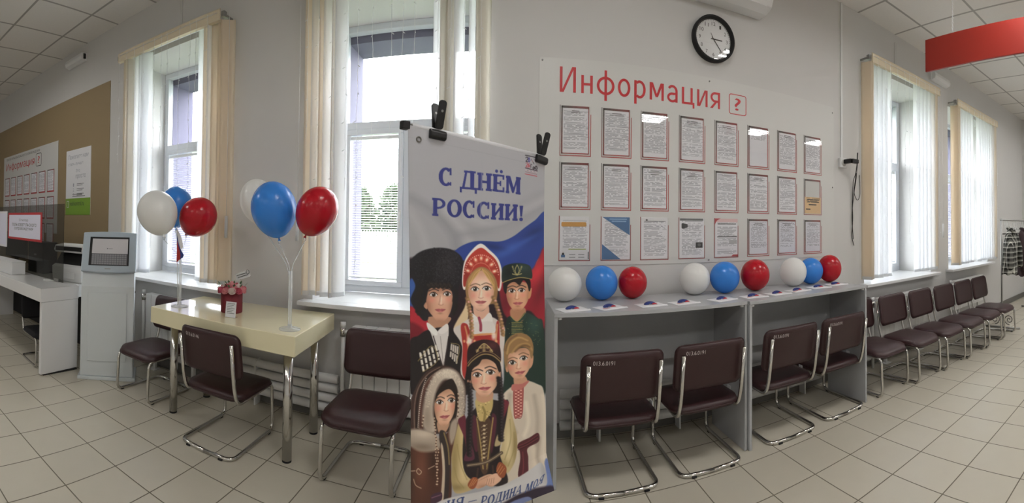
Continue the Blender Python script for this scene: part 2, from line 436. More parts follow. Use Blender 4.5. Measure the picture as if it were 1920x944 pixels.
def window(n, a, b):
    o = struct(MB().build('window_%d' % n)) if False else None
    fr = MB(); y0, y1 = WF - .03, WF + .04; t = .055
    fr.box(a, b, y0, y1, SOFF - t, SOFF, M_pvc); fr.box(a, b, y0, y1, SILL, SILL + t, M_pvc)
    fr.box(a, a + t, y0, y1, SILL + t, SOFF - t, M_pvc); fr.box(b - t, b, y0, y1, SILL + t, SOFF - t, M_pvc)
    fr.box(a + t, b - t, y0, y1, 2.115, 2.175, M_pvc)
    mx = (a + b) / 2 - .03
    fr.box(mx - .035, mx + .035, y0, y1, SILL + t, 2.115, M_pvc)
    w_ = struct(fr.build('window_%d' % n, bevel=.004))
    for q0, q1, nm in ((a + t, mx - .035, 0), (mx + .035, b - t, 1)):
        sh = MB(); s0 = .04
        sh.box(q0, q1, y0 - .018, y1 - .02, 2.07, 2.113, M_pvc); sh.box(q0, q1, y0 - .018, y1 - .02, SILL + t, SILL + t + s0, M_pvc)
        sh.box(q0, q0 + s0, y0 - .018, y1 - .02, SILL + t + s0, 2.07, M_pvc); sh.box(q1 - s0, q1, y0 - .018, y1 - .02, SILL + t + s0, 2.07, M_pvc)
        sash = sh.build('sash', w_, bevel=.004)
        MB().box(q0 + s0, q1 - s0, WF + .008, WF + .012, SILL + t + s0, 2.07, M_glass).build('pane', sash)
        hx = q1 - .02 if nm == 0 else q0 + .02
        MB().box(hx - .012, hx + .012, y0 - .03, y0 - .018, 1.40, 1.47, M_white).box(hx - .008, hx + .008, y0 - .05, y0 - .034, 1.33, 1.45, M_white).box(hx - .008, hx + .008, y0 - .04, y0 - .028, 1.43, 1.45, M_white).build('handle', sash, bevel=.003)
    MB().box(a + t, b - t, WF + .008, WF + .012, 2.175, SOFF - t, M_glass).build('pane', w_)
    MB().box(a - .07, b + .07, WY - .11, WY - .0005, SILL - .03, SILL, M_white).box(a + .001, b - .001, WY, y0, SILL - .03, SILL, M_white).build('sill', w_, bevel=.004)
    return w_
for i, (a, b) in enumerate(WIN): window(i + 1, a, b)

# ------------------------------------------------------------------ outside
M_lawn = mat('lawn', '#4d5a3a', .9, noise=.25, nscale=3)
M_leaf = mat('bush_leaf', '#43543a', .7, noise=.3, nscale=5, trans=.3)
M_fence = mat('white_fence_paint', '#f4f4f4', .6)
struct(MB().box(-40, 40, WO + .12, 60, -.4, -.3, M_lawn).build('ground'))
def fence(cx, y, n, label):
    t = thing('picket_fence', label, 'fence', (cx, y, -.3))
    for k in range(n):
        x = (k - n / 2) * .13
        MB().box(x - .045, x + .045, -.012, .012, 0, 1.33, M_fence).prism([(x - .045, 1.33), (x + .045, 1.33), (x, 1.39)], -.012, .012, 'y', M_fence).build('picket', t)
    r = MB()
    for z in (.3, 1.0): r.box(-n * .065, n * .065, .012, .05, z, z + .09, M_fence)
    r.build('rail', t)
    return t
fence(-5.6, 18, 76, 'white picket fence on the lawn seen through the tall middle window')
def bush(x, y, r, h, label, seed):
    rnd = random.Random(seed)
    t = thing('bush', label, 'bush', (x, y, -.3), 0, 'bushes beyond the fence')
    f = MB()
    for k in range(3200):
        u = rnd.uniform(0, 2 * PI); zz = rnd.random(); q = math.sqrt(max(0, 1 - (zz * 1.15 - .3) ** 2)) * r * rnd.uniform(.55, 1.05)
        p = Vector((q * math.cos(u), q * math.sin(u) * .7, .25 + zz * h)); s = rnd.uniform(.14, .26)
        d = Vector((rnd.gauss(0, 1), rnd.gauss(0, 1), rnd.gauss(0, .6))).normalized(); e = d.orthogonal().normalized()
        f.add([p - d * s, p + e * s * .45, p + d * s, p - e * s * .45], [(0, 1, 2, 3)], M_leaf)
    f.build('foliage', t)
    st = MB()
    for k in range(5):
        u = k * 1.26; st.tube([(0.05 * math.cos(u), .05 * math.sin(u), 0), (.2 * math.cos(u) * r, .2 * math.sin(u) * r, h * .4), (.45 * math.cos(u) * r, .4 * math.sin(u) * r, h * .8)], [.06, .04, .02], mat('bark', '#5a4a3a', .9), 6)
    st.build('stem', t)
    return t
for k, (x, y, r, h) in enumerate([(-9.7, 25, 1.9, 3.7), (-6.9, 29, 2.3, 4.3), (-4.4, 25, 1.9, 3.6)]):
    bush(x, y, r, h, ('green bush at the left end, beyond the white picket fence', 'tallest green bush in the middle beyond the picket fence', 'green bush at the right end, beyond the white picket fence')[k], k)

# ------------------------------------------------------------------ ceiling lamps
M_tube = mat('lamp_tube', '#fffdfa', .4, emit=LAMP)
def lamp(x, y):
    t = thing('ceiling_light', 'square white louvred fluorescent lamp set in the ceiling grid, above the picture', 'ceiling light', (x, y, HC), 0, 'louvred lamps in the ceiling')
    fr = MB()
    for s in (-1, 1):
        fr.box(s * .29 - .008, s * .29 + .008, -.298, .298, -.02, -.001, M_white); fr.box(-.29, .29, s * .29 - .008, s * .29 + .008, -.02, -.001, M_white)
    fr.box(-.282, .282, -.282, .282, -.004, -.001, M_white); fr.build('frame', t)
    lv = MB()
    for k in range(9): lv.box(-.28, .28, -.24 + k * .06 - .002, -.24 + k * .06 + .002, -.019, -.012, M_white)
    lv.build('louvre', t)
    for k in range(4):
        yy = -.21 + k * .14
        MB().box(-.27, .27, yy - .028, yy + .028, -.011, -.005, M_tube).build('tube', t)
LX = lambda x: round((x - 3.3425) / .605) * .605 + 3.3425
for x, y in ((-4.7, .85), (-4.5, -2.18), (-2.1, -2.18), (.1, .85), (.3, -2.18), (2.5, .85), (2.7, -2.18), (4.9, .85), (5.1, -2.18), (7.2, .85), (7.2, -2.18)):
    lamp(LX(x), 2.6625 - .605 * round((2.6625 - y) / .605))
#@@OBJECTS
# ================================================================== BLINDS, RADIATORS, GARLANDS
def blind(name, label, x0, x1, slats, cord=None):
    """slats: (x, half-turn angle from the wall plane in degrees, material)"""
    t = thing('vertical_blind', label, 'blind', ((x0 + x1) / 2, WY - .11, 2.95), 0, 'vertical blinds at the windows')
    cx = (x0 + x1) / 2
    v = MB(); v.prism([(-.035, 0), (-.035, .085), (-.022, .1), (-.022, .012), (.0, .012), (.0, 0)], x0 - cx, x1 - cx, 'x', M_valance)
    v.build('valance', t)
    MB().box(x0 - cx + .02, x1 - cx - .02, .0, .045, .02, .06, M_white).build('head_rail', t)
    for ex in (x0 - cx - .03, x1 - cx + .004):
        MB().box(ex, ex + .03, -.02, .02, .03, .075, M_steelgrey).box(ex + .008, ex + .022, .0, .1095, .04, .06, M_steelgrey).build('bracket', t, bevel=.003)
    for x, ang, m in slats:
        a = math.radians(ang); ca, sa = math.cos(a), math.sin(a); hw = .058; n = 6
        prof = []
        for k in range(n + 1):
            q = -hw + 2 * hw * k / n; prof.append((q, .006 * (1 - (q / hw) ** 2)))
        vs = []; zb, zt = -2.09 + random.uniform(-.006, .006), .01
        for z in (zb, zt):
            for q, d in prof:
                for e in (0, .0009): vs.append((x - cx + q * ca - (d + e) * sa, .02 + q * sa + (d + e) * ca, z))
        fs = []; st = 2 * (n + 1)
        for k in range(n):
            a0 = 2 * k; fs += [(a0, a0 + 2, st + a0 + 2, st + a0), (a0 + 1, a0 + 3, st + a0 + 3, st + a0 + 1)]
        for b_ in (0, 2 * n): fs.append((b_, b_ + 1, st + b_ + 1, st + b_))
        mb = MB(); mb.add(vs, fs, m, True); so = mb.build('slat', t)
        MB().box(-.05, .05, -.002, .002, 0, .03, M_clear, Matrix.Translation((x - cx, .02, zb)) @ Matrix.Rotation(a, 4, 'Z')).build('bottom_weight', so)
    if cord:
        c = MB(); c.tube([(cord - cx, -.045, .03), (cord - cx, -.045, -1.55)], .0018, M_white, 5); c.build('cord', t)
        MB().cyl((cord - cx, -.045, -1.72), (cord - cx, -.045, -1.55), .012, M_clear, 8).build('cord_weight', t)
    return t
M_steelgrey = mat('dull_steel', '#9a9a98', .4, metal=.7)
CR, WH, GB = M_cream, M_wblind, M_gblind
blind('a', 'cream and white vertical blind drawn open, leftmost window, behind the tricolour balloons', -3.41, -2.10,
      [(-3.29, 62, CR), (-3.235, 66, GB), (-3.13, 22, WH), (-3.06, 30, WH), (-3.02, 40, WH), (-2.315, -8, WH), (-2.235, 30, CR), (-2.195, 62, WH), (-2.15, 24, CR), (-2.085, 24, CR), (-2.05, 40, CR)], cord=-1.99)
blind('b', 'cream vertical blind drawn open at the tall window left of the banner', -1.40, -.08,
      [(-1.30, 30, CR), (-1.25, 34, WH), (-1.205, 66, CR), (-1.16, 40, WH), (-1.115, 70, GB), (-1.085, 60, WH), (-.42, 55, WH), (-.385, 62, GB), (-.36, 70, GB), (-.345, 70, GB), (-.295, 60, WH), (-.215, 74, WH), (-.165, 66, GB), (-.135, 50, GB)], cord=-1.37)
blind('c', 'cream and white vertical blind, open in the middle, right of the information board', 3.09, 4.37,
      [(3.06, -72, CR), (3.085, -72, CR), (3.16, -14, WH), (3.235, -20, WH), (3.31, -24, WH), (3.375, -30, WH), (3.93, -10, WH), (4.00, -14, WH), (4.08, -18, WH), (4.16, -20, WH), (4.24, -24, WH), (4.285, -76, CR)], cord=4.40)
blind('d', 'nearly closed white and cream vertical blind, rightmost window above the row of chairs', 4.83, 6.18,
      [(4.83, -66, CR), (4.87, -66, CR), (4.97, -14, WH), (5.05, -20, WH), (5.13, -20, WH), (5.21, -22, WH), (5.29, -24, WH), (5.56, -12, WH), (5.64, -16, WH), (5.72, -18, WH), (5.80, -18, WH), (5.88, -20, WH), (5.96, -22, WH), (6.04, -22, WH), (6.10, -72, CR)])

def mini_blind(x0, x1, label, z0=.92, z1=2.06, n=56):
    t = thing('venetian_blind', label, 'blind', ((x0 + x1) / 2, WF - .014, z0), 0, 'white venetian blinds on the lower sashes')
    hw = (x1 - x0) / 2
    MB().box(-hw, hw, -.012, .012, z1 - z0 - .025, z1 - z0, M_white).build('head_rail', t)
    MB().box(-hw, hw, -.01, .01, 0, .012, M_white).build('bottom_rail', t)
    s = MB(); p = (z1 - z0 - .04) / n
    for k in range(n):
        z = .018 + k * p
        s.add([(-hw, -.010, z - .0035), (hw, -.010, z - .0035), (hw, 0, z + .001), (-hw, 0, z + .001), (hw, .010, z + .0035), (-hw, .010, z + .0035)], [(0, 1, 2, 3), (3, 2, 4, 5)], M_white, True)
    tag(s.build('slats', t), kind='stuff')
    c = MB()
    for q in (-hw * .7, hw * .7): c.tube([(q, -.011, 0), (q, -.011, z1 - z0)], .0012, M_white, 4)
    c.build('ladder_cord', t)
names = ['leftmost window', 'tall window left of the banner', 'window right of the information board', 'rightmost window']
for i, (a, b) in enumerate(WIN):
    mx = (a + b) / 2 - .03
    for q0, q1, sd in ((a + .055, mx - .035, 'left'), (mx + .035, b - .055, 'right')):
        mini_blind(q0 + .03, q1 - .03, 'white venetian blind on the %s lower sash, %s' % (sd, names[i]))

def garland(x0, x1, n, label, seed):
    rnd = random.Random(seed)
    t = thing('string_lights', label, 'string lights', ((x0 + x1) / 2, WY - .17, 2.9), 0, 'string lights at the windows'); cx = (x0 + x1) / 2
    m = MB(); m.tube([(x0 - cx, .02, .11), (0, .02, .105), (x1 - cx, .02, .11)], .0022, M_garland, 5); m.build('lead_wire', t)
    for k in range(n):
        x = x0 + (k + rnd.uniform(.2, .8)) * (x1 - x0) / n - cx; L = rnd.choice([1.0, 1.35, 1.7, 1.95])
        pts = []; z = .11; s = MB()
        while z > -L:
            pts.append((x + rnd.uniform(-.005, .005), rnd.uniform(-.006, .006), z)); z -= .09
        s.tube(pts, .0013, M_garland, 5)
        for p in pts[1::2]:
            q = Vector(p); d = Vector((rnd.uniform(-.02, .02), -.008, -.014)); s.cyl(q, q + d, .0022, M_garland, 5)
        s.build('strand', t)
garland(-3.38, -2.12, 11, 'white wire string lights hanging over the leftmost window', 1)
garland(-1.38, -.10, 13, 'white wire string lights hanging over the tall window left of the banner', 2)
garland(3.10, 4.36, 12, 'white wire string lights hanging over the window right of the information board', 3)
garland(4.84, 6.15, 11, 'white wire string lights hanging over the rightmost window', 4)

def radiator(x0, x1, z0, z1, label, valve='left'):
    t = thing('radiator', label, 'radiator', ((x0 + x1) / 2, WY - .10, 0), 0, 'white panel radiators under the windows'); hw = (x1 - x0) / 2
    n = max(6, int((x1 - x0) / .075)); p = 2 * hw / n; b = MB()
    for k in range(n):
        x = -hw + (k + .5) * p
        b.box(x - p * .475, x + p * .475, -.035, .04, z0, z1, M_radi)
    b.box(-hw, hw, -.02, .03, z0 + .02, z1 - .02, M_radi)
    b.build('panel', t, bevel=.004)
    sx = -1 if valve == 'left' else 1
    MB().cyl((sx * hw, 0, z1 - .045), (sx * (hw + .07), 0, z1 - .045), .013, M_radi, 10).cyl((sx * (hw + .07), 0, .0), (sx * (hw + .07), 0, z1 - .01), .014, M_radi, 10).build('supply_pipe', t)
    MB().cyl((sx * (hw + .07), 0, z1 - .075), (sx * (hw + .07), 0, z1 - .02), .02, M_chrome, 12).cyl((sx * (hw + .07), 0, z1 - .02), (sx * (hw + .07), 0, z1 + .02), .018, M_white, 12).build('valve', t)
    for q in (-hw * .7, hw * .7):
        MB().box(q - .014, q + .014, -.014, .014, .006, z0 + .02, M_radi).box(q - .045, q + .045, -.05, .03, 0, .006, M_radi).build('foot', t)
    return t
radiator(-2.93, -2.25, .15, .68, 'white ribbed radiator under the leftmost window, behind the cream table')
radiator(-.97, -.15, .15, .68, 'white ribbed radiator under the tall window, behind the lone chair left of the banner')
radiator(3.2, 4.05, .29, .66, 'white ribbed radiator behind the first chairs of the row, beside the grey desk')
radiator(4.75, 5.6, .29, .66, 'white ribbed radiator behind the far chairs of the row, under the rightmost window')
def register(x0, x1, label):
    t = thing('pipe_heater', label, 'radiator', ((x0 + x1) / 2, WY - .08, 0), 0, 'smooth pipe heaters low on the wall'); hw = (x1 - x0) / 2
    for k in range(4):
        z = .105 + .066 * k
        m = MB(); m.cyl((-hw, 0, z), (hw, 0, z), .029, M_radi, 14); m.build('heating_pipe', t)
    x = -hw + .25
    while x < hw - .1:
        MB().box(x - .006, x + .006, -.030, .04, .0, .33, M_radi).build('support', t); x += .55
register(-1.98, -1.08, 'white heating pipes low on the wall behind the cream table')
register(.36, 2.46, 'white heating pipes low on the wall under the grey desk')
register(2.56, 3.1, 'white heating pipes low on the wall behind the row of six chairs')

# ================================================================== INFORMATION WALL
BY = WY - .004                                     # face of the white board
bd = MB().box(.215, 2.70, BY, WY - .0002, 1.10, 2.455, M_board).build('information_board', bevel=.001)
tag(bd, 'big thin white board on the wall carrying the red Информация heading and the notices', 'board')
for x, z in ((.235, 2.435), (1.43, 2.425), (2.68, 2.40), (2.68, 1.72), (1.43, 1.12), (.235, 1.12)):
    MB().cyl((x, BY - .003, z), (x, BY, z), .006, M_steelgrey, 10).build('screw', bd)
lt = MB()
# heading: capital stands from baseline 2.232 to 2.402
def on_board(x, z): return (x, BY - .0012, z)
def lring(cx, cy, rx, ry, t, a0, a1, n=28):
    """strip of an elliptical ring as quads"""
    o = []
    for k in range(n):
        q = []
        for a, f in ((a0 + (a1 - a0) * k / n, 0), (a0 + (a1 - a0) * (k + 1) / n, 0), (a0 + (a1 - a0) * (k + 1) / n, 1), (a0 + (a1 - a0) * k / n, 1)):
            a = math.radians(a); q.append((cx + (rx - t * f) * math.cos(a), cy + (ry - t * f) * math.sin(a)))
        o.append(q)
    return o
def lrect(x0, y0, x1, y1): return [[(x0, y0), (x1, y0), (x1, y1), (x0, y1)]]
def sans(ch, w_):
    """letter pieces, cap height 1, x-height .72, width w_"""
    t, h = .105, .72; m = w_ / 2
    if ch == 'И': return lrect(0, 0, t, 1) + lrect(w_ - t, 0, w_, 1) + [[(t * .5, 0), (t * 1.45, 0), (w_ - t * .5, 1), (w_ - t * 1.45, 1)]]
    if ch == 'и': return lrect(0, 0, t, h) + lrect(w_ - t, 0, w_, h) + [[(t * .5, 0), (t * 1.4, 0), (w_ - t * .5, h), (w_ - t * 1.4, h)]]
    if ch == 'н': return lrect(0, 0, t, h) + lrect(w_ - t, 0, w_, h) + lrect(t, h * .44, w_ - t, h * .44 + t * .9)
    if ch == 'ф': return lrect(m - t / 2, -.24, m + t / 2, .98) + lring(m, h / 2, m, h / 2 + .01, t, 0, 360, 44)
    if ch == 'о': return lring(m, h / 2, m, h / 2 + .01, t, 0, 360, 40)
    if ch == 'р': return lrect(0, -.24, t, h) + lring(m * .95, h / 2, w_ - m * .95, h / 2 + .01, t, -128, 128, 36)
    if ch == 'м': return lrect(0, 0, t, h) + lrect(w_ - t, 0, w_, h) + [[(t * .3, h), (t * 1.35, h), (m + t * .5, h * .18), (m - t * .5, h * .18)], [(m - t * .5, h * .18), (m + t * .5, h * .18), (w_ - t * .3, h), (w_ - t * 1.35, h)]]
    if ch == 'а': return lrect(w_ - t, 0, w_, h * .66) + lring(m * 1.0, h * .64, m, h * .37, t, 0, 148, 24) + lring(m * .98, h * .28, m * .98, h * .29, t * .95, 60, 330, 34) + lrect(m * .98, h * .57 - t * .95, w_ - t, h * .57)
    if ch == 'ц': return lrect(0, 0, t, h) + lrect(w_ * .86 - t, 0, w_ * .86, h) + lrect(t, 0, w_ * .86 - t, t * .9) + lrect(w_ * .86, 0, w_, t * .9) + lrect(w_ - t * .8, -.15, w_, 0)
    if ch == 'я': return lrect(w_ - t, 0, w_, h) + lring(w_ * .52, h * .68, w_ * .5, h * .32, t * .95, 90, 270, 24) + lrect(w_ * .52, h - t * .95, w_ - t, h) + lrect(w_ * .52, h * .36, w_ - t, h * .36 + t * .95) + [[(-.01, 0), (t * 1.15, 0), (w_ * .68, h * .38), (w_ * .45, h * .38)]]
CAP = .167
for ch, (xa, xb) in zip('Информация', [(0.3495, 0.4559), (0.4916, 0.5691), (0.5963, 0.7177), (0.7409, 0.8285), (0.8561, 0.9381), (0.9674, 1.0716), (1.0968, 1.1766), (1.2099, 1.3083), (1.3299, 1.4153), (1.4375, 1.519)]):
    for k, pc in enumerate(sans(ch, (xb - xa) / CAP)):
        lt.poly([(xa + a * CAP, BY - .0012 - .00004 * (k % 7), 2.232 + b * CAP) for a, b in pc], M_letter)
tag(lt.build('wall_lettering'), 'red lettering Информация across the top of the white board', 'lettering')
qm = MB(); oc, ic = rrect(.155, .155, .02), rrect(.143, .143, .015); n = len(oc); qx, qz = 1.674, 2.288
for i in range(n):
    j = (i + 1) % n
    qm.add([(qx + oc[i][0], BY - .0012, qz + oc[i][1]), (qx + oc[j][0], BY - .0012, qz + oc[j][1]), (qx + ic[j][0], BY - .0012, qz + ic[j][1]), (qx + ic[i][0], BY - .0012, qz + ic[i][1])], [(0, 1, 2, 3)], M_letter)
put_text(qm, '?', M_letter, qx - .027, qx + .027, qz - .045, qz + .048, on_board, bold=.015)
tag(qm.build('question_mark_badge'), 'red question mark in a rounded square right of the Информация heading', 'lettering')

COLX = [.352, .631, .905, 1.189, 1.474, 1.763, 2.051, 2.336]; DW = .208
ROWZ = [(1.815, 2.148), (1.464, 1.776), (1.130, 1.424)]
ORD = ['first', 'second', 'third', 'fourth', 'fifth', 'sixth', 'seventh', 'eighth']
M_blueprint = mat('blue_print', '#3d6d9f', .5); M_orangeprint = mat('orange_print', '#d39a42', .5)
M_darkprint = mat('dark_print', '#38393b', .5); M_redprint = mat('red_print', '#b8404a', .5); M_greyprint = mat('grey_print', '#6f7172', .5)
M_pinkprint = mat('pink_print', '#e3c3c4', .5); M_beige = mat('beige_paper', '#e3c193', .6); M_greenprint = mat('yellow_green_print', '#a7b070', .5)
M_print2 = print_mat('printed_table_page', '#e2e3ec', '#8f9099', .0078, .006, .07, dens=.7, lo=-.08, hi=.12)
M_print3 = print_mat('sparse_printed_page', '#e6e6ec', '#8b8c95', .0066, .0115, .07, lo=.06, hi=.12)
M_print4 = print_mat('beige_printed_page', '#e3c193', '#5b4a35', .012, .012, .075, lo=-.05, hi=.1)
M_acr = glass_mat('acrylic_pocket', gloss=.09)
def logo_line(mb, hw, zb):
    for k, (a, b) in enumerate(((.055, .018), (.028, .03))):
        mb.box(hw - .028 - a, hw - .028 - a + b, -.0006, -.0002, zb + .012, zb + .018, M_darkprint)
    mb.cyl((hw - .02, -.0006, zb + .018), (hw - .02, -.0002, zb + .018), .005, M_redprint, 8)
def notice(c, r, kind, label):
    z0, z1 = ROWZ[r]; x0 = COLX[c]; w_, h = DW, z1 - z0
    t = thing('notice', label, 'notice', (x0 + w_ / 2, BY, (z0 + z1) / 2), 0, 'notices in pockets on the white board')
    hw, hh = w_ / 2, h / 2
    fr = MB()                                       # printed offset frame lines
    def bar(a, b, c_, d, m=None): fr.box(a, b, -.0012, -.0002, c_, d, m or fm)
    fm = M_framered if kind in ('orange', 'black', 'red', 'plain', 'blue') else M_frame
    bar(-hw, -hw + .004, -hh, hh); bar(-hw, hw, -hh, -hh + .005); bar(hw - .004, hw, -hh, hh - .055)
    if fm is M_frame:
        bar(-hw + .010, hw - .014, hh - .018, hh - .004); bar(-hw + .010, -hw + .018, -hh + .014, hh - .004)
        bar(hw - .022, hw - .014, -hh + .014, hh - .004); bar(-hw + .010, hw - .014, -hh + .014, -hh + .024)
    fr.build('printed_border', t)
    p = MB(); pw, ph = hw - .020, hh - .020
    m = {'text': M_print, 'table': M_print2, 'sparse': M_print3, 'beige': M_print4}.get(kind, M_print)
    if kind == 'beige':
        p.box(-hw + .012, hw - .012, -.002, -.001, -hh + .012, -hh + .155, M_print4)
        p.box(-.07, .07, -.0026, -.002, -hh + .128, -hh + .136, M_darkprint); p.box(-.062, .066, -.0026, -.002, -hh + .112, -hh + .118, M_darkprint)
        p.box(-.05, .04, -.0026, -.002, -hh + .085, -hh + .094, M_darkprint); p.box(-.08, -.03, -.0026, -.002, -hh + .045, -hh + .055, M_darkprint)
    elif kind in ('orange', 'black', 'red', 'plain', 'blue'):
        p.box(-hw + .008, hw - .008, -.002, -.0013, -hh + .009, hh - .004, M_print)
        q0, q1 = -.0026, -.002
        if kind == 'orange':
            p.box(-hw + .008, hw - .008, q0, q1, hh - .028, hh - .004, M_paper)
            p.prism([(a - .005, b + hh - .055) for a, b in rrect(.165, .030, .008)], q0, q1, 'y', M_orangeprint)
            p.box(-.08, .085, q0, q1, -hh + .055, -hh + .085, M_paper); p.box(-.04, .075, q0 - .0003, q0, -hh + .073, -hh + .080, M_greenprint)
            p.box(-hw + .012, hw - .014, q0, q1, -hh + .012, -hh + .056, M_paper)
            p.ball((-.075, -.0035, -hh + .047), .008, M_darkprint, 8, 6, (1, .1, 1)); p.box(-.088, -.062, q0 - .0003, q0, -hh + .024, -hh + .041, M_blueprint)
            for k in range(2):
                for j in range(2): p.box(-.035 + .06 * k, .005 + .06 * k, q0 - .0003, q0, -hh + .022 + .018 * j, -hh + .026 + .018 * j, M_greyprint)
            p.box(hw - .016, hw - .010, q0 - .0003, q0, -hh + .012, -hh + .06, M_darkprint)
        if kind == 'blue':
            p.poly([(-hw + .010, q0, hh - .005), (hw - .009, q0, hh - .005), (hw - .009, q0, hh - .125)], M_blueprint)
            p.poly([(-hw + .009, q0, -hh + .110), (-hw + .009, q0, -hh + .009), (.032, q0, -hh + .009)], M_blueprint)
            p.box(-.045, .075, q0 - .0004, q0 - .0001, hh - .022, hh - .014, mat('light_blue_print', '#8fb4d8', .5)); p.box(-.03, .07, q0 - .0004, q0 - .0001, hh - .036, hh - .029, mat('light_blue_print', '#8fb4d8', .5))
        if kind == 'plain':
            p.box(-hw + .012, hw - .012, q0, q1, hh - .03, hh - .006, M_paper); p.box(-.075, .08, q0 - .0003, q0, hh - .030, hh - .027, M_greyprint)
            p.prism([(-.068, hh - .021), (-.058, hh - .014), (-.048, hh - .021), (-.058, hh - .027)], q0 - .0003, q0, 'y', M_darkprint)
        if kind == 'black':
            p.box(-hw + .010, hw - .014, q0, q1, hh - .022, hh - .006, M_greyprint)
            p.prism([(-.082, hh - .045), (-.078, hh - .04), (-.062, hh - .042), (-.035, hh - .047), (-.033, hh - .068), (-.062, hh - .078), (-.076, hh - .08), (-.082, hh - .072)], q0, q1, 'y', M_darkprint)
            p.box(.03, .085, q0, q1, -hh + .078, -hh + .118, M_darkprint)
            p.ball((.058, -.0027, -hh + .098), .012, M_greyprint, 10, 6, (1.2, .05, .9))
        if kind == 'red':
            p.box(-hw + .008, hw - .008, q0, q1, hh - .03, hh - .004, M_pinkprint)
            p.poly([(-hw + .005, q0 - .0003, hh - .003), (-hw + .055, q0 - .0003, hh - .003), (-hw + .028, q0 - .0003, hh - .014), (-hw + .014, q0 - .0003, hh - .028), (-hw + .005, q0 - .0003, hh - .05)], M_redprint)
            p.box(-.075, .08, q0 - .0003, q0, hh - .046, hh - .039, M_greyprint); p.box(-.08, .09, q0 - .0003, q0, .005, .013, M_greyprint)
            p.box(.02, .09, q0 - .0003, q0, -.045, -.015, mat('pale_grey_print', '#b9babd', .5))
            p.prism([(.04, -hh + .008), (hw - .006, -hh + .008), (hw - .006, -hh + .022), (.055, -hh + .022)], q0 - .0003, q0, 'y', M_redprint)
    else:
        p.box(-pw, pw, -.002, -.001, -ph, ph, m)
        for k in range(random.randint(1, 3)):
            zz = ph - .018 - .012 * k; ww = random.uniform(.02, .05); p.box(-ww, ww, -.0024, -.002, zz, zz + .004, M_greyprint)
        logo_line(p, pw, -ph)
    p.build('page', t)
    MB().box(-hw + .006, hw - .006, -.0045, -.0035, -hh + .004, hh - .006, M_acr).build('acrylic_pocket', t)
special = {(7, 1): ('beige', 'low holder with a beige handwritten page, at the right end of the middle row'),
           (0, 2): ('orange', 'notice with an orange bar across its top, at the left end of the bottom row'),
           (1, 2): ('blue', 'notice with two blue corner triangles in the bottom row'),
           (2, 2): ('plain', 'plain red-edged notice in the bottom row, right of the blue-cornered one'),
           (3, 2): ('black', 'notice with two dark pictures under a grey bar in the bottom row'),
           (4, 2): ('red', 'pink-topped notice with a red corner in the bottom row')}
for r in range(3):
    for c in range(8):
        if (c, r) in special: notice(c, r, *special[(c, r)]); continue
        kind = 'text'
        lab = 'bordered notice of close text, %s from the left in the %s row' % (ORD[c], ('top', 'middle', 'bottom')[r])
        if (c, r) == (5, 0): kind = 'sparse'; lab = 'notice mostly blank below a short text block, sixth from left, top row'
        if r == 2 and c >= 5: kind = 'table'; lab = 'bordered notice with table text, %s from the left in the bottom row' % ORD[c]
        notice(c, r, kind, lab)

# clock
ck = thing('wall_clock', 'round black-rimmed wall clock above the Информация heading', 'clock', (1.452, WY, 2.733)); ck.scale = (.95, 1, .95)
T = Matrix.Rotation(PI / 2, 4, 'X')
MB().lathe([(.150, .0), (.176, .0), (.180, .012), (.180, .045), (.174, .052), (.162, .050), (.158, .030), (.150, .028)], M_matblack, 48, T, caps=False).build('rim', ck)
MB().lathe([(.0001, .024), (.160, .024), (.160, .001), (.0001, .001)], M_white, 40, T, smooth=False).build('dial', ck)
nm = MB(); M_num = mat('clock_print', '#17171a', .5)
for k in range(1, 13):
    a = math.radians(90 - 30 * k); x, z = .118 * math.cos(a), .118 * math.sin(a)
    wd = .012 if k < 10 else .024
    put_text(nm, str(k), M_num, x - wd / 1.2 * .8, x + wd / 1.2 * .8, z - .014, z + .014, lambda p, q: (p, -.0246, q))
for k in range(60):
    a = 2 * PI * k / 60; r0 = .142 if k % 5 else .138
    nm.add([(.15 * math.cos(a + s), -.0246, .15 * math.sin(a + s)) for s in (-.006, .006)] + [(r0 * math.cos(a + s), -.0246, r0 * math.sin(a + s)) for s in (.006, -.006)], [(0, 1, 2, 3)], M_num)
nm.build('numerals', ck)
for nme, ang, ln, wd in (('hour_hand', 0, .075, .007), ('minute_hand', -52, .115, .005), ('second_hand', 118, .05, .0025)):
    MB().box(-.022, ln, -.0275, -.026, -wd / 2, wd / 2, M_num, Matrix.Rotation(-math.radians(ang), 4, 'Y')).build(nme, ck)
MB().lathe([(.0001, .034), (.159, .034)], glass_mat('clock_glass', gloss=.16), 40, T, caps=False).build('glass', ck)

# air conditioner
ac = thing('air_conditioner', 'white split air conditioner cut off by the top edge, right above the clock', 'air conditioner', (1.455, WY, 2.992))
prof = [(0, 0), (-.10, .0), (-.17, .03), (-.195, .08), (-.20, .26), (-.17, .29), (0, .295)]
MB().prism(prof, -.42, .42, 'x', M_white).build('body', ac, bevel=.006)
MB().prism([(-.108, -.004), (-.172, .024), (-.168, .030), (-.104, .002)], -.37, .37, 'x', M_white).build('air_flap', ac)
MB().prism([(-.1975, .088), (-.2005, .088), (-.2035, .255), (-.2005, .255)], -.40, .40, 'x', mat('beige_plastic', '#d6cba6', .4)).build('front_panel', ac)
MB().prism([(-.196, .078), (-.204, .078), (-.204, .088), (-.196, .088)], -.405, .405, 'x', M_matblack).build('dark_strip', ac)

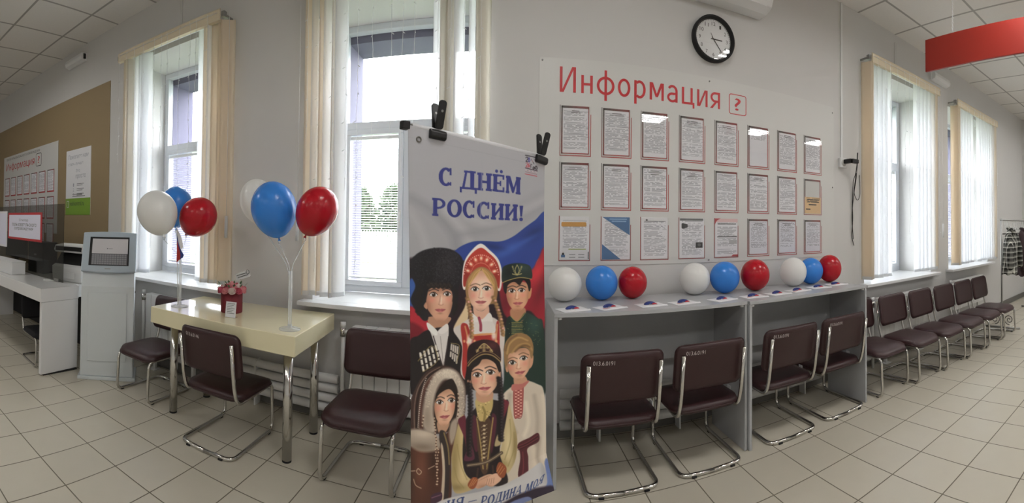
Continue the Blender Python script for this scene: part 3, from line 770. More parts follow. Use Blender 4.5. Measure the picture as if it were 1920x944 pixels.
# socket with black adapter, cable
so = thing('wall_socket', 'white wall socket beside the right edge of the information board', 'socket', (2.80, WY, 1.955))
MB().box(-.045, .045, -.035, 0, -.045, .045, M_white).build('housing', so, bevel=.006)
MB().lathe([(.0001, .038), (.03, .038), (.032, .034)], mat('socket_insert', '#c9c9c6', .4), 20, Matrix.Rotation(PI / 2, 4, 'X')).build('insert', so)
ad = thing('power_adapter', 'black plug adapter sticking out of the wall socket, with dangling cables', 'adapter', (2.81, WY - .038, 1.965))
MB().prism(rrect(.045, .04, .01), -.085, -.002, 'y', M_black).build('plug', ad, bevel=.003)
MB().box(.0, .085, -.10, -.055, -.018, .02, M_black).build('body', ad, bevel=.006)
MB().cyl((.08, -.08, -.02), (.088, -.08, .085), .006, M_black, 8).build('antenna', ad)
c = MB(); c.tube(rounded([(.08, -.08, -.01), (.10, -.04, -.12), (.135, .02, -.16), (.12, .02, -.40), (.135, .024, -.52), (.115, .024, -.70), (.15, .026, -.78)], .08), .0035, M_black, 6)
c.tube(rounded([(.085, -.08, -.01), (.125, -.03, -.14), (.14, .02, -.30), (.118, .024, -.50), (.14, .026, -.72)], .08), .0035, M_black, 6)
c.tube(rounded([(.10, -.05, -.10), (.14, .02, -.28), (.2, .024, -.36), (.24, .026, -.30), (.236, .028, -.1)], .06), .003, M_black, 6)
c.build('cables', ad)

# wall plates near the ceiling, emergency lights
def plate(x, z, w_, h, label):
    t = MB().box(x - w_ / 2, x + w_ / 2, WY - .012, WY, z - h / 2, z + h / 2, M_wall).build('wall_plate', bevel=.003)
    tag(t, label, 'cover plate', 'white cover plates near the ceiling')
    MB().box(x - w_ / 2 + .02, x + w_ / 2 - .02, WY - .0145, WY - .012, z - h / 2 + .02, z + h / 2 - .02, M_wall).build('lid', t)
plate(-2.79, 3.24, .29, .30, 'white square cover plate over the leftmost window')
plate(3.75, 3.22, .24, .30, 'white square cover plate over the window right of the board')
def emlight(x, z, label):
    t = thing('emergency_light', label, 'emergency light', (x, WY, z), 0, 'emergency lights near the ceiling')
    MB().box(-.2, .2, -.03, 0, -.05, .05, M_white).build('backplate', t, bevel=.006)
    MB().prism([(-.03, -.05), (-.075, -.035), (-.085, .0), (-.075, .04), (-.03, .05)], -.19, .19, 'x', M_white).build('cover', t, bevel=.006)
    MB().box(.192, .203, -.05, -.02, -.03, .03, M_black).build('end_grille', t)
emlight(-4.42, 3.30, 'small white emergency light under the ceiling at the far left')
emlight(4.55, 3.22, 'small white emergency light showing below the red hanging sign')

# red hanging sign
hs = thing('hanging_sign', 'blank red board hung on chains from the ceiling at the top right', 'sign', (3.12, 1.0, 2.87))
MB().box(-.012, .012, -.95, .97, -.142, .142, M_red).build('board', hs, bevel=.003)
for yy in (-.7, .70):
    ch = MB(); z = .142; k = 0
    while z < .588:
        ch.tube([(.006 * math.cos(a) * (k % 2), yy + .006 * math.cos(a) * ((k + 1) % 2), z + .011 + .012 * math.sin(a)) for a in [2 * PI * q / 10 for q in range(10)]], .0018, M_white, 5, closed=True)
        z += .0195; k += 1
    ch.build('chain', hs)

# posters on the brown wall
ps = thing('information_poster', 'white poster of small notices headed Информация on the brown wall', 'poster', (-5.85, WY - .006, 1.78))
pw, ph = .97, .62
MB().box(-pw, pw, -.004, -.0002, -ph, ph, M_board).build('sheet', ps)
h = MB(); fn = lambda x, z: (x, -.0046, z)
put_text(h, 'СЕКТОР ПОЛЬЗОВАТЕЛЬСКОГО СОПРОВОЖДЕНИЯ', M_darkprint, -.85, .42, .545, .585, fn)
put_text(h, 'Информация', M_letter, -.86, .25, .35, .50, fn)
put_text(h, '?', M_letter, .36, .42, .385, .485, fn)
oc, ic = rrect(.18, .19, .03), rrect(.16, .17, .02)
for i in range(len(oc)):
    j = (i + 1) % len(oc); h.add([(.39 + a, -.0046, .435 + b) for a, b in (oc[i], oc[j], ic[j], ic[i])], [(0, 1, 2, 3)], M_darkprint)
h.build('heading', ps)
for r in range(3):
    for c in range(7):
        x = -.80 + c * .262; z = .10 - r * .37
        g = MB().box(x - .1, x + .1, -.006, -.004, z - .155, z + .155, M_frame).build('framed_notice', ps)
        MB().box(-.086, .086, -.001, 0, -.135, .14, M_print).build('page', g, loc=(x, -.006, z))
p2 = thing('help_poster', 'narrow white poster with a green foot on the brown wall', 'poster', (-4.37, WY - .006, 1.815))
MB().box(-.285, .285, -.004, -.0002, -.405, .405, M_paper).build('sheet', p2)
MB().box(-.285, .285, -.0045, -.004, -.405, -.20, mat('leaf_green_print', '#7da33a', .5)).build('green_foot', p2)
h = MB(); fn = lambda x, z: (x, -.0049, z)
M_faint = mat('faint_print', '#a9abb4', .6)
put_text(h, 'Помогите нам', M_faint, -.23, .23, .29, .345, fn); put_text(h, 'стать лучше', M_faint, -.23, .12, .20, .24, fn)
put_text(h, 'Это', M_faint, -.05, .05, .12, .16, fn); put_text(h, 'просто', M_faint, -.05, .18, .03, .09, fn)
for k in range(3):
    put_text(h, str(k + 1), M_faint, -.11, -.085, -.055 - .06 * k, -.015 - .06 * k, fn)
    for j in range(2): h.box(-.02, .14 - .03 * j, -.0049, -.0045, -.028 - .06 * k - .018 * j, -.021 - .06 * k - .018 * j, M_greyprint)
h.box(-.12, .10, -.0049, -.0045, -.155, -.147, M_greyprint); h.box(-.12, .17, -.0049, -.0045, -.18, -.171, M_greyprint)
h.build('print', p2)
h = MB(); put_text(h, 'vashkontrol.ru', M_darkprint, -.18, .15, -.29, -.235, fn); h.build('web_address', p2)
h = MB()
for x0, x1, z0, z1 in ((-.255, -.205, -.235, -.228), (-.255, -.205, -.312, -.305), (-.255, -.248, -.312, -.228), (-.212, -.205, -.312, -.228)): h.box(x0, x1, -.0052, -.0048, z0, z1, M_paper)
h.build('badge', p2)

# ================================================================== CHAIRS
def seat_shape():
    """upholstered seat pad, plan rounded, local origin under its front middle"""
    bm = MB(); w_, d = .432, .42
    rings = []
    def outline(sc, z, drop):
        o = []
        for x, y in rrect(w_ * sc, d * sc, .09 * sc, 6):
            f = max(0, (-y / (d / 2)) - .35)            # front lip curves down
            o.append((x, y + d / 2, z - drop * f * f))
        return o
    for sc, z in ((.80, .318), (.96, .318), (1.0, .328), (1.0, .343), (.965, .358), (.80, .364), (.45, .366)): rings.append(outline(sc, z, .055))
    n = len(rings[0]); vs = [p for r in rings for p in r]; fs = [tuple(range(n))[::-1]]
    for k in range(len(rings) - 1):
        for i in range(n): fs.append((k * n + i, k * n + (i + 1) % n, (k + 1) * n + (i + 1) % n, (k + 1) * n + i))
    fs.append(tuple((len(rings) - 1) * n + i for i in range(n)))
    bm.add(vs, fs, M_leather, True)
    seam = []
    for x, y in rrect(w_ * 1.005, d * 1.005, .09, 6):
        f = max(0, (-y / (d / 2)) - .35); seam.append((x, y + d / 2, .335 - .055 * f * f))
    bm.tube(seam, .0035, M_leather, 6, closed=True)
    return bm
def back_shape():
    bm = MB(); w_, h = .438, .265; rings = []
    for sc, t in ((.80, -.016), (.96, -.014), (1.0, -.006), (1.0, .006), (.96, .014), (.80, .016)):
        rings.append([(x, t + .022 * (x / .219) ** 2 * -1, z) for x, z in rrect(w_ * sc if sc < 1 else w_, h * (sc if sc > .9 else .8) if sc < 1 else h, .045 * sc, 6)])
    n = len(rings[0]); vs = [p for r in rings for p in r]; fs = [tuple(range(n))[::-1]]
    for k in range(len(rings) - 1):
        for i in range(n): fs.append((k * n + i, k * n + (i + 1) % n, (k + 1) * n + (i + 1) % n, (k + 1) * n + i))
    fs.append(tuple((len(rings) - 1) * n + i for i in range(n)))
    T = Matrix.Translation((0, .437, .578)) @ Matrix.Rotation(math.radians(-9), 4, 'X')
    bm.add(vs, fs, M_leather, True, T)
    bm.tube([T @ Vector((x, -.022 * (x / .219) ** 2, z)) for x, z in rrect(w_ * 1.004, h * 1.006, .045, 6)], .0035, M_leather, 6, closed=True)
    return bm
def chair_frame():
    m = MB(); r = .0115
    for s in (-1, 1):
        pts = rounded([(s * .19, .478, .665), (s * .19, .440, .40), (s * .19, .405, .305), (s * .19, .30, .308), (s * .19, .012, .315), (s * .19, .0, .012), (s * .19, .455, .012), (0, .465, .012)], .055, 7)
        m.tube(pts, r, M_chrome, 10)
    m.tube([(-.19, .32, .308), (.19, .32, .308)], .009, M_chrome, 8); m.tube([(-.19, .08, .312), (.19, .08, .312)], .009, M_chrome, 8)
    return m
def make_chair(label, group, number=None, sticker=False, m=None):
    t = thing('visitor_chair', label, 'chair', (0, 0, 0), 0, group)
    seat_shape().build('seat', t)
    bk = back_shape().build('backrest', t)
    chair_frame().build('frame', t)
    for x, y in ((-.19, .05), (.19, .05), (-.12, .462), (.12, .462)):
        MB().box(x - (.011 if abs(x) > .15 else .014), x + (.011 if abs(x) > .15 else .014), y - .013, y + .013, .0, .010, M_matblack).build('foot_cap', t, bevel=.002)
    if number:
        T = Matrix.Translation((0, .437, .578)) @ Matrix.Rotation(math.radians(-9), 4, 'X')
        q = MB(); put_text(q, number, mat('chalk_white', '#cfc6c4', .7), .165, .055, .083, .105, lambda x, z: tuple(T @ Vector((x, .0175 - .022 * (x / .219) ** 2, z))))
        q.build('inventory_number', t)
    if sticker:
        MB().box(-.221, -.2165, .24, .275, .335, .37, M_paper).build('sticker', t)
    return t
g1 = 'maroon chairs with chrome cantilever frames'
ch_w = make_chair('maroon chair standing alone facing out, right beside the left edge of the banner', g1)
ch_w.location = (-.722, 1.985, 0)
dup(ch_w, (-2.465, 2.03, 0), 0, 'maroon chair between the grey kiosk and the cream table').scale = (.95, 1, 1)
row_pos = [(2.795, 2.075), (3.216, 2.0), (3.637, 1.955), (4.058, 1.92), (4.479, 1.895), (4.90, 1.88)]
for k, (x, y) in enumerate(row_pos):
    rc = dup(ch_w, (x, y, 0), 0, ('nearest maroon chair of the wall row, partly hidden by the grey desk', 'second maroon chair along the wall from the grey desk', 'third maroon chair along the wall from the grey desk', 'fourth maroon chair along the wall from the grey desk', 'fifth maroon chair along the wall, last but one before the coat rack', 'farthest maroon chair of the wall row, beside the coat rack')[k]); rc.scale = (.935, 1, 1)
ch_d = make_chair('maroon chair with white inventory number tucked at the desk, nearest to the banner', g1, '013.6.0191', True)
ch_d.location = (.612, 2.51, 0); ch_d.rotation_euler = (0, 0, PI)
for x, y, lab in ((1.128, 2.52, 'second numbered maroon chair from the banner, at the left half of the grey desk'),
                  (1.745, 2.558, 'numbered maroon chair at the right half of the desk, just past the middle panel'),
                  (2.245, 2.562, 'numbered maroon chair at the right end of the grey desk')):
    dup(ch_d, (x, y, 0), PI + random.uniform(-.02, .02), lab)
ch_t = make_chair('maroon chair pushed up to the front of the cream table, its back to us', g1, '013.6.0146')
ch_t.location = (-1.61, 2.335, 0); ch_t.rotation_euler = (0, 0, PI + .03)

# ================================================================== CREAM TABLE AND WHAT STANDS ON IT
tb = thing('table', 'thick glossy cream table on four chrome legs', 'table', (-1.64, 2.28, 0))
MB().prism([(-.555, -.31), (.585, -.325), (.535, .32), (-.585, .29)], .64, .75, 'z', M_table).build('tabletop', tb, bevel=.004)
for x, y in ((-.455, -.17), (.475, -.195), (-.46, .20), (.465, .17)):
    l = MB().cyl((x, y, .012), (x, y, .64), .028, M_chrome, 24).build('leg', tb)
    MB().cyl((x, y, 0), (x, y, .012), .027, M_matblack, 24).build('foot', l)
    MB().cyl((x, y, .632), (x, y, .6395), .045, M_chrome, 24).build('mounting_flange', l)

M_bw = mat('white_balloon', '#f2f2f0', .3, trans=.12); M_bb = mat('blue_balloon', '#3787e2', .25, trans=.1); M_br = mat('red_balloon', '#b80f22', .22, trans=.1)
BM = {'white': M_bw, 'blue': M_bb, 'red': M_br}
def balloon(loc, rx, rz, colour, label, group, tilt=(0, 0), round_=False):
    """loc: the knot for upright balloons, the resting point for round ones"""
    t = thing('balloon', label, 'balloon', loc, 0, group)
    prof = []
    n = 24
    for k in range(n + 1):
        a = PI * k / n; z = -math.cos(a); r = math.sin(a)
        if not round_: r *= 1 - .10 * max(0, -z) ** 1.5; z = z * (1.0 if z > 0 else 1.10)
        prof.append((max(r * rx, 1e-4), z * rz))
    base = prof[0][1]
    tx, ty = tilt
    R = Matrix.Rotation(ty, 4, 'Y') @ Matrix.Rotation(tx, 4, 'X')
    prof = [(r, z - base) for r, z in prof]
    if not round_:
        m = MB(); m.lathe([(r, z + .014) for r, z in prof], BM[colour], 36, R); m.build('skin', t)
        MB().lathe([(.010, -.004), (.006, .004), (.004, .010), (.012, .02)], BM[colour], 12, R).build('knot', t)
    else:
        m = MB(); m.lathe(prof, BM[colour], 36, R); m.build('skin', t)
        MB().lathe([(.004, 2 * rz - .002), (.006, 2 * rz + .006), (.003, 2 * rz + .012)], BM[colour], 10, Matrix.Translation((0, rz, -rz)) @ Matrix.Rotation(-PI / 2, 4, 'X') @ Matrix.Translation((0, -0, -rz)) if False else Matrix.Translation((0, rx * .98, rz)) @ Matrix.Rotation(-PI / 2, 4, 'X') @ Matrix.Translation((0, 0, -2 * rz))).build('knot', t)
    return t
def stand(loc, heads, label):
    t = thing('balloon_stand', label, 'balloon stand', loc, 0, 'clear balloon stands on the cream table')
    MB().lathe([(.062, 0), (.062, .004), (.04, .008), (.014, .012), (.012, .03)], M_stand, 28).build('base', t)
    MB().cyl((0, 0, .012), (0, 0, .33), .011, M_stand, 14).build('stem', t)
    for hx, hy, hz in heads:
        s = MB(); s.tube(rounded([(hx * .04, hy * .04, .3), (hx * .12, hy * .12, .36), (hx, hy, hz - .022)], .08), .0032, M_stand, 8); so = s.build('stick', t)
        MB().cyl((hx, hy, hz - .024), (hx, hy, hz - .004), .006, M_stand, 8, r1=.012).build('cup', so)
    return t
s1 = (-2.066, 2.128, .75); H1 = [(-.037, -.128, .4945), (-.291, .242, .535), (-.074, .132, .5055)]
stand(s1, H1, 'clear balloon stand at the far left of the cream table, holding a small flag')
s2 = (-1.157, 2.079, .75); H2 = [(-.456, .42, .575), (-.149, .12, .497), (.026, .12, .521)]
stand(s2, H2, 'clear balloon stand at the right corner of the cream table')
gb = 'balloons on sticks over the cream table'
for st_, hd, rx, rz, col, lab, ti in ((s1, H1[0], .143, .156, 'white', 'white balloon on a stick, leftmost over the cream table beside the kiosk', (0, -.42)),
        (s1, H1[1], .132, .158, 'blue', 'blue balloon half hidden behind white and red ones at the leftmost window', (0, 0)),
        (s1, H1[2], .136, .147, 'red', 'red balloon on a stick in front of the leftmost window blind', (0, .72)),
        (s2, H2[0], .132, .160, 'white', 'white balloon against the wall, mostly hidden behind a blue balloon', (0, -.28)),
        (s2, H2[1], .142, .168, 'blue', 'large blue balloon on a stick over the right half of the table', (0, -.22)),
        (s2, H2[2], .121, .145, 'red', 'red balloon on a stick in front of the tall window blind', (0, .45))):
    balloon((st_[0] + hd[0], st_[1] + hd[1], st_[2] + hd[2]), rx, rz, col, lab, gb, ti)
# small flag
fl = thing('small_flag', 'small drooping white, blue and red flag in the left balloon stand', 'flag', (-1.99, 2.03, .785))
MB().tube([(0, 0, 0), (-.002, -.02, .53)], .0025, M_white, 6).build('stick', fl)
fb = MB(); FV = 14
for cidx, m in ((0, mat('flag_white', '#e8e8ea', .7, trans=.3)), (1, mat('flag_blue', '#2b3f86', .7, trans=.3)), (2, mat('flag_red', '#b3302c', .7, trans=.3))):
    vs = []; fs = []
    for j in range(FV + 1):
        for i in range(6):
            v = j / FV; u = (cidx + i / 5) / 3
            hx, hz = .0 + .004 * u, .525 - .125 * u
            vs.append((hx + v * (.060 * (1 - u) + .014) + .008 * math.sin(u * 8 + v * 4) * v, -.022 + .014 * math.cos(u * 9 + v * 2) * v, hz - .13 * v))
    for j in range(FV):
        for i in range(5): fs.append((j * 6 + i, j * 6 + i + 1, (j + 1) * 6 + i + 1, (j + 1) * 6 + i))
    fb.add(vs, fs, m, True)
fb.build('cloth', fl)

# flower box
fx = thing('flower_box', 'burgundy hat box of pink and white roses on the cream table', 'flowers', (-1.70, 2.25, .7503))
M_burg = mat('burgundy_velvet_card', '#6a0f1e', .7, bump=.1, bscale=600)
MB().lathe([(.0001, 0), (.070, 0), (.073, .004), (.073, .14), (.068, .143), (.066, .136), (.0001, .132)], M_burg, 40).build('box', fx)
M_rp = mat('pink_rose', '#eea9ae', .7, trans=.2); M_rw = mat('cream_rose', '#f6ebe4', .7, trans=.2); M_rr = mat('deep_pink_rose', '#d4657a', .7, trans=.2); M_gl = mat('rose_leaf', '#4f6b48', .6)
def rose(x, y, z, r, m, tilt):
    b = MB(); R = Matrix.Translation((x, y, z)) @ Matrix.Rotation(math.atan2(y, x), 4, 'Z') @ Matrix.Rotation(tilt, 4, 'Y')
    for ring, (np_, rad, hgt) in enumerate(((3, .38, .5), (4, .68, .42), (5, 1.0, .3))):
        for k in range(np_):
            a0 = 2 * PI * k / np_ + ring * .7; vs = []; nu, nv = 5, 4
            for j in range(nv + 1):
                for i in range(nu + 1):
                    a = a0 + (i / nu - .5) * 2 * PI / np_ * 1.35; v = j / nv
                    rr = r * rad * math.sin(.35 + v * 1.35); vs.append((rr * math.cos(a), rr * math.sin(a), r * ((1.25 - .35 * ring) * v - .55 - .14 * (2 * i / nu - 1) ** 2 * v)))
            fs = [(j * (nu + 1) + i, j * (nu + 1) + i + 1, (j + 1) * (nu + 1) + i + 1, (j + 1) * (nu + 1) + i) for j in range(nv) for i in range(nu)]
            b.add(vs, fs, m, True, R)
    bb = MB(); bb.add([tuple(v) for v in b.v], b.f, m, True); bb.build('rose', fx)
k = 0
for ring, cnt, rad, z, ti in ((0, 1, 0, .185, 0), (1, 6, .045, .172, .35), (2, 11, .082, .152, .8)):
    for i in range(cnt):
        a = 2 * PI * i / max(1, cnt) + ring * .4; rose(rad * math.cos(a), rad * math.sin(a), z, .027, (M_rp, M_rw, M_rr)[(i + ring) % 3], ti); k += 1
lf = MB()
for i in range(14):
    a = 2 * PI * i / 14 + .2; r0 = .05 + .03 * (i % 2); p = Vector((r0 * math.cos(a), r0 * math.sin(a), .17)); d = Vector((math.cos(a) * .03, math.sin(a) * .03, .03)); e = Vector((-math.sin(a), math.cos(a), 0)) * .009
    lf.add([p, p + d * .5 + e, p + d, p + d * .5 - e], [(0, 1, 2, 3)], M_gl)
lf.build('leaves', fx)
tp = thing('flower_topper', 'clear lettered topper sticking up from the rose box', 'card', (-1.66, 2.27, .905))
MB().tube([(0, 0, 0), (.01, 0, .07)], .0015, M_clear, 6).build('stick', tp)
Tt = Matrix.Translation((.035, 0, .095)) @ Matrix.Rotation(-.32, 4, 'Y')
MB().prism(rrect(.12, .045, .008), -.001, .001, 'y', M_stand, Tt).build('plate', tp)
h = MB(); h.box(-.05, .03, -.0022, -.0012, .006, .011, M_darkprint, Tt).box(-.045, .04, -.0022, -.0012, -.008, -.003, M_darkprint, Tt).tube([Tt @ Vector((.045 + .012 * math.cos(a), -.002, .012 + .014 * math.sin(a))) for a in [2 * PI * q / 12 for q in range(12)]], .002, M_darkprint, 5, closed=True).build('lettering', tp)
cd = thing('card_holder', 'small acrylic stand with a printed card in front of the rose box', 'card holder', (-1.60, 2.105, .75), .18)
Tc = Matrix.Rotation(-.16, 4, 'X')
MB().box(-.036, .036, -.002, -.001, .002, .098, M_paper, Tc).build('card', cd)
h = MB()
for k in range(7): h.box(-.027, .027 - .008 * (k % 3), -.0028, -.0021, .085 - .010 * k, .0885 - .010 * k, M_greyprint, Tc)
h.build('print', cd)
MB().box(-.038, .038, -.0045, -.003, .001, .1, M_acr, Tc).box(-.038, .038, .0, .0012, .001, .1, M_acr, Tc).box(-.038, .038, -.004, .04, 0, .0015, M_acr).build('acrylic', cd)

# ================================================================== GREY DESK
def desk_unit(x0, x1, y0, y1, label):
    t = thing('desk', label, 'desk', (x0, y0, 0), 0, 'grey desk units under the information board'); w_, d = x1 - x0, y1 - y0
    MB().box(0, w_, 0, d, .883, .905, M_desk).build('worktop', t, bevel=.002)
    for a in (0, w_ - .018): MB().box(a, a + .018, .004, .42, 0.002, .883, M_desk).build('side_panel', t, bevel=.0015)
    MB().box(.018, w_ - .018, .395, .413, .50, .883, M_desk).build('back_panel', t)
    for a in (.03, w_ - .03): MB().cyl((a if a < .1 else a, .02, .87), (a, .02, .883), .012, M_white, 8).build('corner_bracket', t)
    return t
desk_unit(.262, 1.408, 2.145, 2.63, 'left half of the long grey laminate desk, nearest the banner')
desk_unit(1.412, 2.49, 2.125, 2.61, 'right half of the long grey laminate desk, nearest the wall row of chairs')
gd = 'balloons lying on the grey desk'
for x, y, rx, rz, col, lab in ((.365, 2.50, .102, .102, 'white', 'white balloon at the left end of the desk, beside the banner'),
        (.597, 2.515, .099, .105, 'blue', 'leftmost blue balloon on the grey desk'),
        (.80, 2.525, .091, .100, 'red', 'leftmost red balloon on the grey desk'),
        (1.235, 2.525, .101, .106, 'white', 'middle white balloon on the grey desk'),
        (1.445, 2.49, .103, .108, 'blue', 'middle blue balloon on the grey desk'),
        (1.69, 2.48, .104, .112, 'red', 'middle red balloon on the grey desk'),
        (2.05, 2.49, .104, .110, 'white', 'rightmost white balloon on the grey desk'),
        (2.24, 2.50, .099, .104, 'blue', 'smallest blue balloon, squeezed between white and red at the right end'),
        (2.44, 2.49, .100, .112, 'red', 'red balloon at the right end of the grey desk')):
    balloon((x, y, .905), rx, rz, col, lab, gd, round_=True)
M_fw, M_fb, M_fr = mat('flag_print_white', '#f0f0f2', .5), mat('flag_print_blue', '#2a3a7c', .5), mat('flag_print_red', '#b8343c', .5)
def leaflet(x, y, rz, label, n):
    t = thing('leaflet', label, 'leaflet', (x, y, .905), rz, 'tricolour leaflets along the desk edge'); t.scale = (1.3, 1.3, 1.3)
    m = MB(); m.box(-.062, .062, -.045, .045, .0004, .0016, M_paper); m.poly([(-.062, -.045, .002), (.062, -.045, .002), (.058, -.040, .006), (-.058, -.036, .005)], M_paper); m.build('sheet', t)
    d = MB(); N = 14
    for r0, r1, mm in ((0, .016, M_fr), (.016, .028, M_fb)):
        pass
    arch = lambda r, a: (r * math.cos(a), .004 + r * .25 * math.cos(a) * 0, .002 + r * .5 * math.sin(a))
    for (ra, rb, mm) in ((.017, .027, M_fb), (.008, .017, M_fb)):
        vs = []; fs = []
        for i in range(N + 1):
            a = PI * i / N; p = arch(ra, a); q = arch(rb, a); vs += [p, q, (p[0], p[1] + .012, p[2]), (q[0], q[1] + .012, q[2])]
        for i in range(N):
            o = 4 * i; fs += [(o, o + 1, o + 5, o + 4), (o + 2, o + 3, o + 7, o + 6), (o + 1, o + 3, o + 7, o + 5)]
        d.add(vs, fs, mm)
    d.poly([(.006, .0035, .002), (.036, .0035, .002), (.026, .0035, .008), (.012, .0035, .009)], M_fr)
    d.poly([(-.048, -.012, .0021), (-.008, -.012, .0021), (-.008, -.004, .0021), (-.04, -.002, .0021)], M_fr if n % 2 else M_fw)
    d.build('tricolour_fold', t)
pos = [(1073, .372, 2.235), (1142, .585, 2.255), (1221, .83, 2.27), (1286, 1.04, 2.27), (1362, 1.30, 2.265), (1425, 1.53, 2.26), (1475, 1.73, 2.265), (1520, 1.93, 2.29), (1563, 2.15, 2.31), (1600, 2.36, 2.335)]
labs = ['leaflet at the left end of the desk edge', 'second leaflet from the left on the desk edge', 'third leaflet from the left, in front of the leftmost red balloon', 'fourth leaflet from the left on the desk edge', 'leaflet on the desk edge just left of the joint between its halves', 'first leaflet right of the joint between the desk halves', 'leaflet in front of the rightmost white balloon', 'leaflet in front of the smallest blue balloon', 'last but one leaflet at the right end of the desk', 'farthest leaflet, at the right corner of the desk']
for k, (_, x, y) in enumerate(pos): leaflet(x, y, -.15 + .12 * math.sin(k * 2.1) + .5 - .05 * k, 'white and tricolour ' + labs[k], k)

# ================================================================== KIOSK
KA = math.atan2(.345, .307)                          # direction of its front edge
ks = thing('information_kiosk', 'pale grey touch-screen kiosk beside the white counter', 'kiosk', (-2.862, 2.075, 0), KA)
KW = .225
MB().prism([(-KW - .02, -.012), (KW + .02, -.012), (KW + .02, .27), (-KW - .02, .27)], 0, .028, 'z', M_kiosk).build('plinth', ks, bevel=.004)
MB().prism([(.0, .028), (.0, .79), (.05, .90), (.195, 1.22), (.25, 1.22), (.26, .9), (.26, .028)], -KW, KW, 'x', M_kiosk).build('body', ks, bevel=.008)
dr = MB(); dr.box(-.165, .165, -.009, -.0005, .16, .74, M_kiosk); dro = dr.build('door_panel', ks, bevel=.003)
MB().cyl((.12, -.008, .45), (.12, -.004, .45), .008, M_chrome, 10).build('lock', dro)
ang = math.atan2(.32, .15); Tk = Matrix.Translation((0, .118, 1.065)) @ Matrix.Rotation(ang - PI / 2, 4, 'X').inverted() @ Matrix.Identity(4)
Tk = Matrix.Translation((0, .118, 1.065)) @ Matrix.Rotation(-(PI / 2 - ang), 4, 'X')
def arc_panel(w0, w1, h, bow):
    o = []
    for k in range(9): o.append((-w0 + 2 * w0 * k / 8, -h - bow * (1 - ((k - 4) / 4) ** 2)))
    for k in range(9): o.append((w1 - 2 * w1 * k / 8, h + bow * (1 - ((k - 4) / 4) ** 2)))
    return o
MB().prism(arc_panel(.235, .235, .178, .012), -.035, .0, 'y', M_bezel, Tk).build('bezel', ks, bevel=.008)
sc = MB().box(-.172, .172, -.0365, -.0352, -.128, .135, M_black, Tk).build('screen', ks)
M_scr = mat('screen_page', '#a9a6a6', .3, emit=.15); M_scr2 = mat('screen_keyboard', '#4a4a4c', .3, emit=.15); M_scr3 = mat('screen_keys', '#757577', .3, emit=.15)
MB().box(-.15, .16, -.0372, -.0366, -.02, .118, M_scr, Tk).build('page', sc)
kb = MB(); kb.box(-.15, .16, -.0372, -.0366, -.122, -.022, M_scr2, Tk)
for r in range(5):
    for c in range(14): kb.box(-.146 + c * .0215, -.146 + c * .0215 + .018, -.0376, -.0373, -.118 + r * .019, -.118 + r * .019 + .0155, M_scr3, Tk)
kb.build('on_screen_keyboard', sc)
MB().box(-.02, -.012, -.0376, -.0373, .022, .030, M_darkprint, Tk).box(-.008, .03, -.0376, -.0373, .024, .028, M_greyprint, Tk).build('page_text', sc)
MB().box(-.03, .02, -.0358, -.0352, -.160, -.152, M_steelgrey, Tk).build('maker_plate', ks)
for yy in (.17, .21): MB().cyl((KW, yy, .72), (KW + .004, yy, .72), .007, M_black, 10).build('side_port', ks)

# ================================================================== SERVICE COUNTER
CXR = -3.20
ct = thing('service_counter', 'white glossy service counter at the far left', 'counter', (CXR, 1.6, 0))
MB().prism([(0, .02), (-.03, .42), (-.085, .42), (-.085, .80), (-4.6, .80), (-4.6, .02)], .635, .75, 'z', M_counter).build('counter_top', ct, bevel=.003)
MB().prism([(-.003, .022), (-.033, .418), (-.088, .418), (-.088, .798), (-4.597, .798), (-4.597, .022)], .7502, .7522, 'z', M_ctop).build('top_sheet', ct)
MB().prism([(.0, .03), (-.03, .415), (-.07, .415), (-.04, .03)], .012, .633, 'z', M_counter).build('end_panel', ct, bevel=.003)
MB().box(-2.3, -2.26, .04, .73, .0, .634, M_counter).build('inner_panel', ct)
MB().box(-4.59, -4.55, .04, .73, .0, .634, M_counter).build('far_panel', ct)
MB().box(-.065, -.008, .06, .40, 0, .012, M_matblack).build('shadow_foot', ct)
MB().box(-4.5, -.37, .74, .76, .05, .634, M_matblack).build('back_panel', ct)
# chairs on the clerk side of the opening
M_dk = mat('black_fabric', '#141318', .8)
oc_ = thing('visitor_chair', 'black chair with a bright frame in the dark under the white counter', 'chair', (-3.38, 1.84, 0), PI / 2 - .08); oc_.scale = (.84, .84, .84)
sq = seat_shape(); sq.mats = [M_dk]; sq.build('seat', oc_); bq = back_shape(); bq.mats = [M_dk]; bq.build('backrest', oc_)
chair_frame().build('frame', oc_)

gs = thing('glass_screen', 'smoky glass partition standing on the white counter', 'glass screen', (CXR - .2, 1.95, .7522))
MB().box(-3.8, 0, -.004, .004, .006, .745, M_smoke).build('pane', gs)
for x in (-.12, -1.4, -2.6): MB().box(x - .04, x + .04, -.012, .012, 0, .03, M_steelgrey).build('clamp', gs, bevel=.003)
def sign(x0, x1, z0, z1, lines, label, fm, hd):
    t = thing('desk_sign', label, 'sign', ((x0 + x1) / 2, 1.95 - .0045, (z0 + z1) / 2), 0, 'signs on the glass partition'); hw, hh = (x1 - x0) / 2, (z1 - z0) / 2
    MB().box(-hw, hw, -.004, 0, -hh, hh, fm).build('border', t)
    MB().box(-hw + .035, hw - .035, -.0055, -.004, -hh + .025, hh - .025, mat('sign_paper', '#e2e2f2', .5)).build('paper', t)
    h = MB()
    for tx, a, b, c_, d in lines: put_text(h, tx, M_darkprint if hd else M_greyprint, a, b, c_, d, lambda x, z: (x, -.0062, z))
    if h.v: h.build('lettering', t)
sign(-4.755, -3.84, 1.11, 1.42, [('Сектор', -.12, .12, .05, .085), ('пользовательского', -.32, .33, .0, .035), ('сопровождения', -.26, .25, -.05, -.012)], 'red-bordered paper sign with a few words on the glass partition', mat('sign_red', '#b02f35', .5), False)
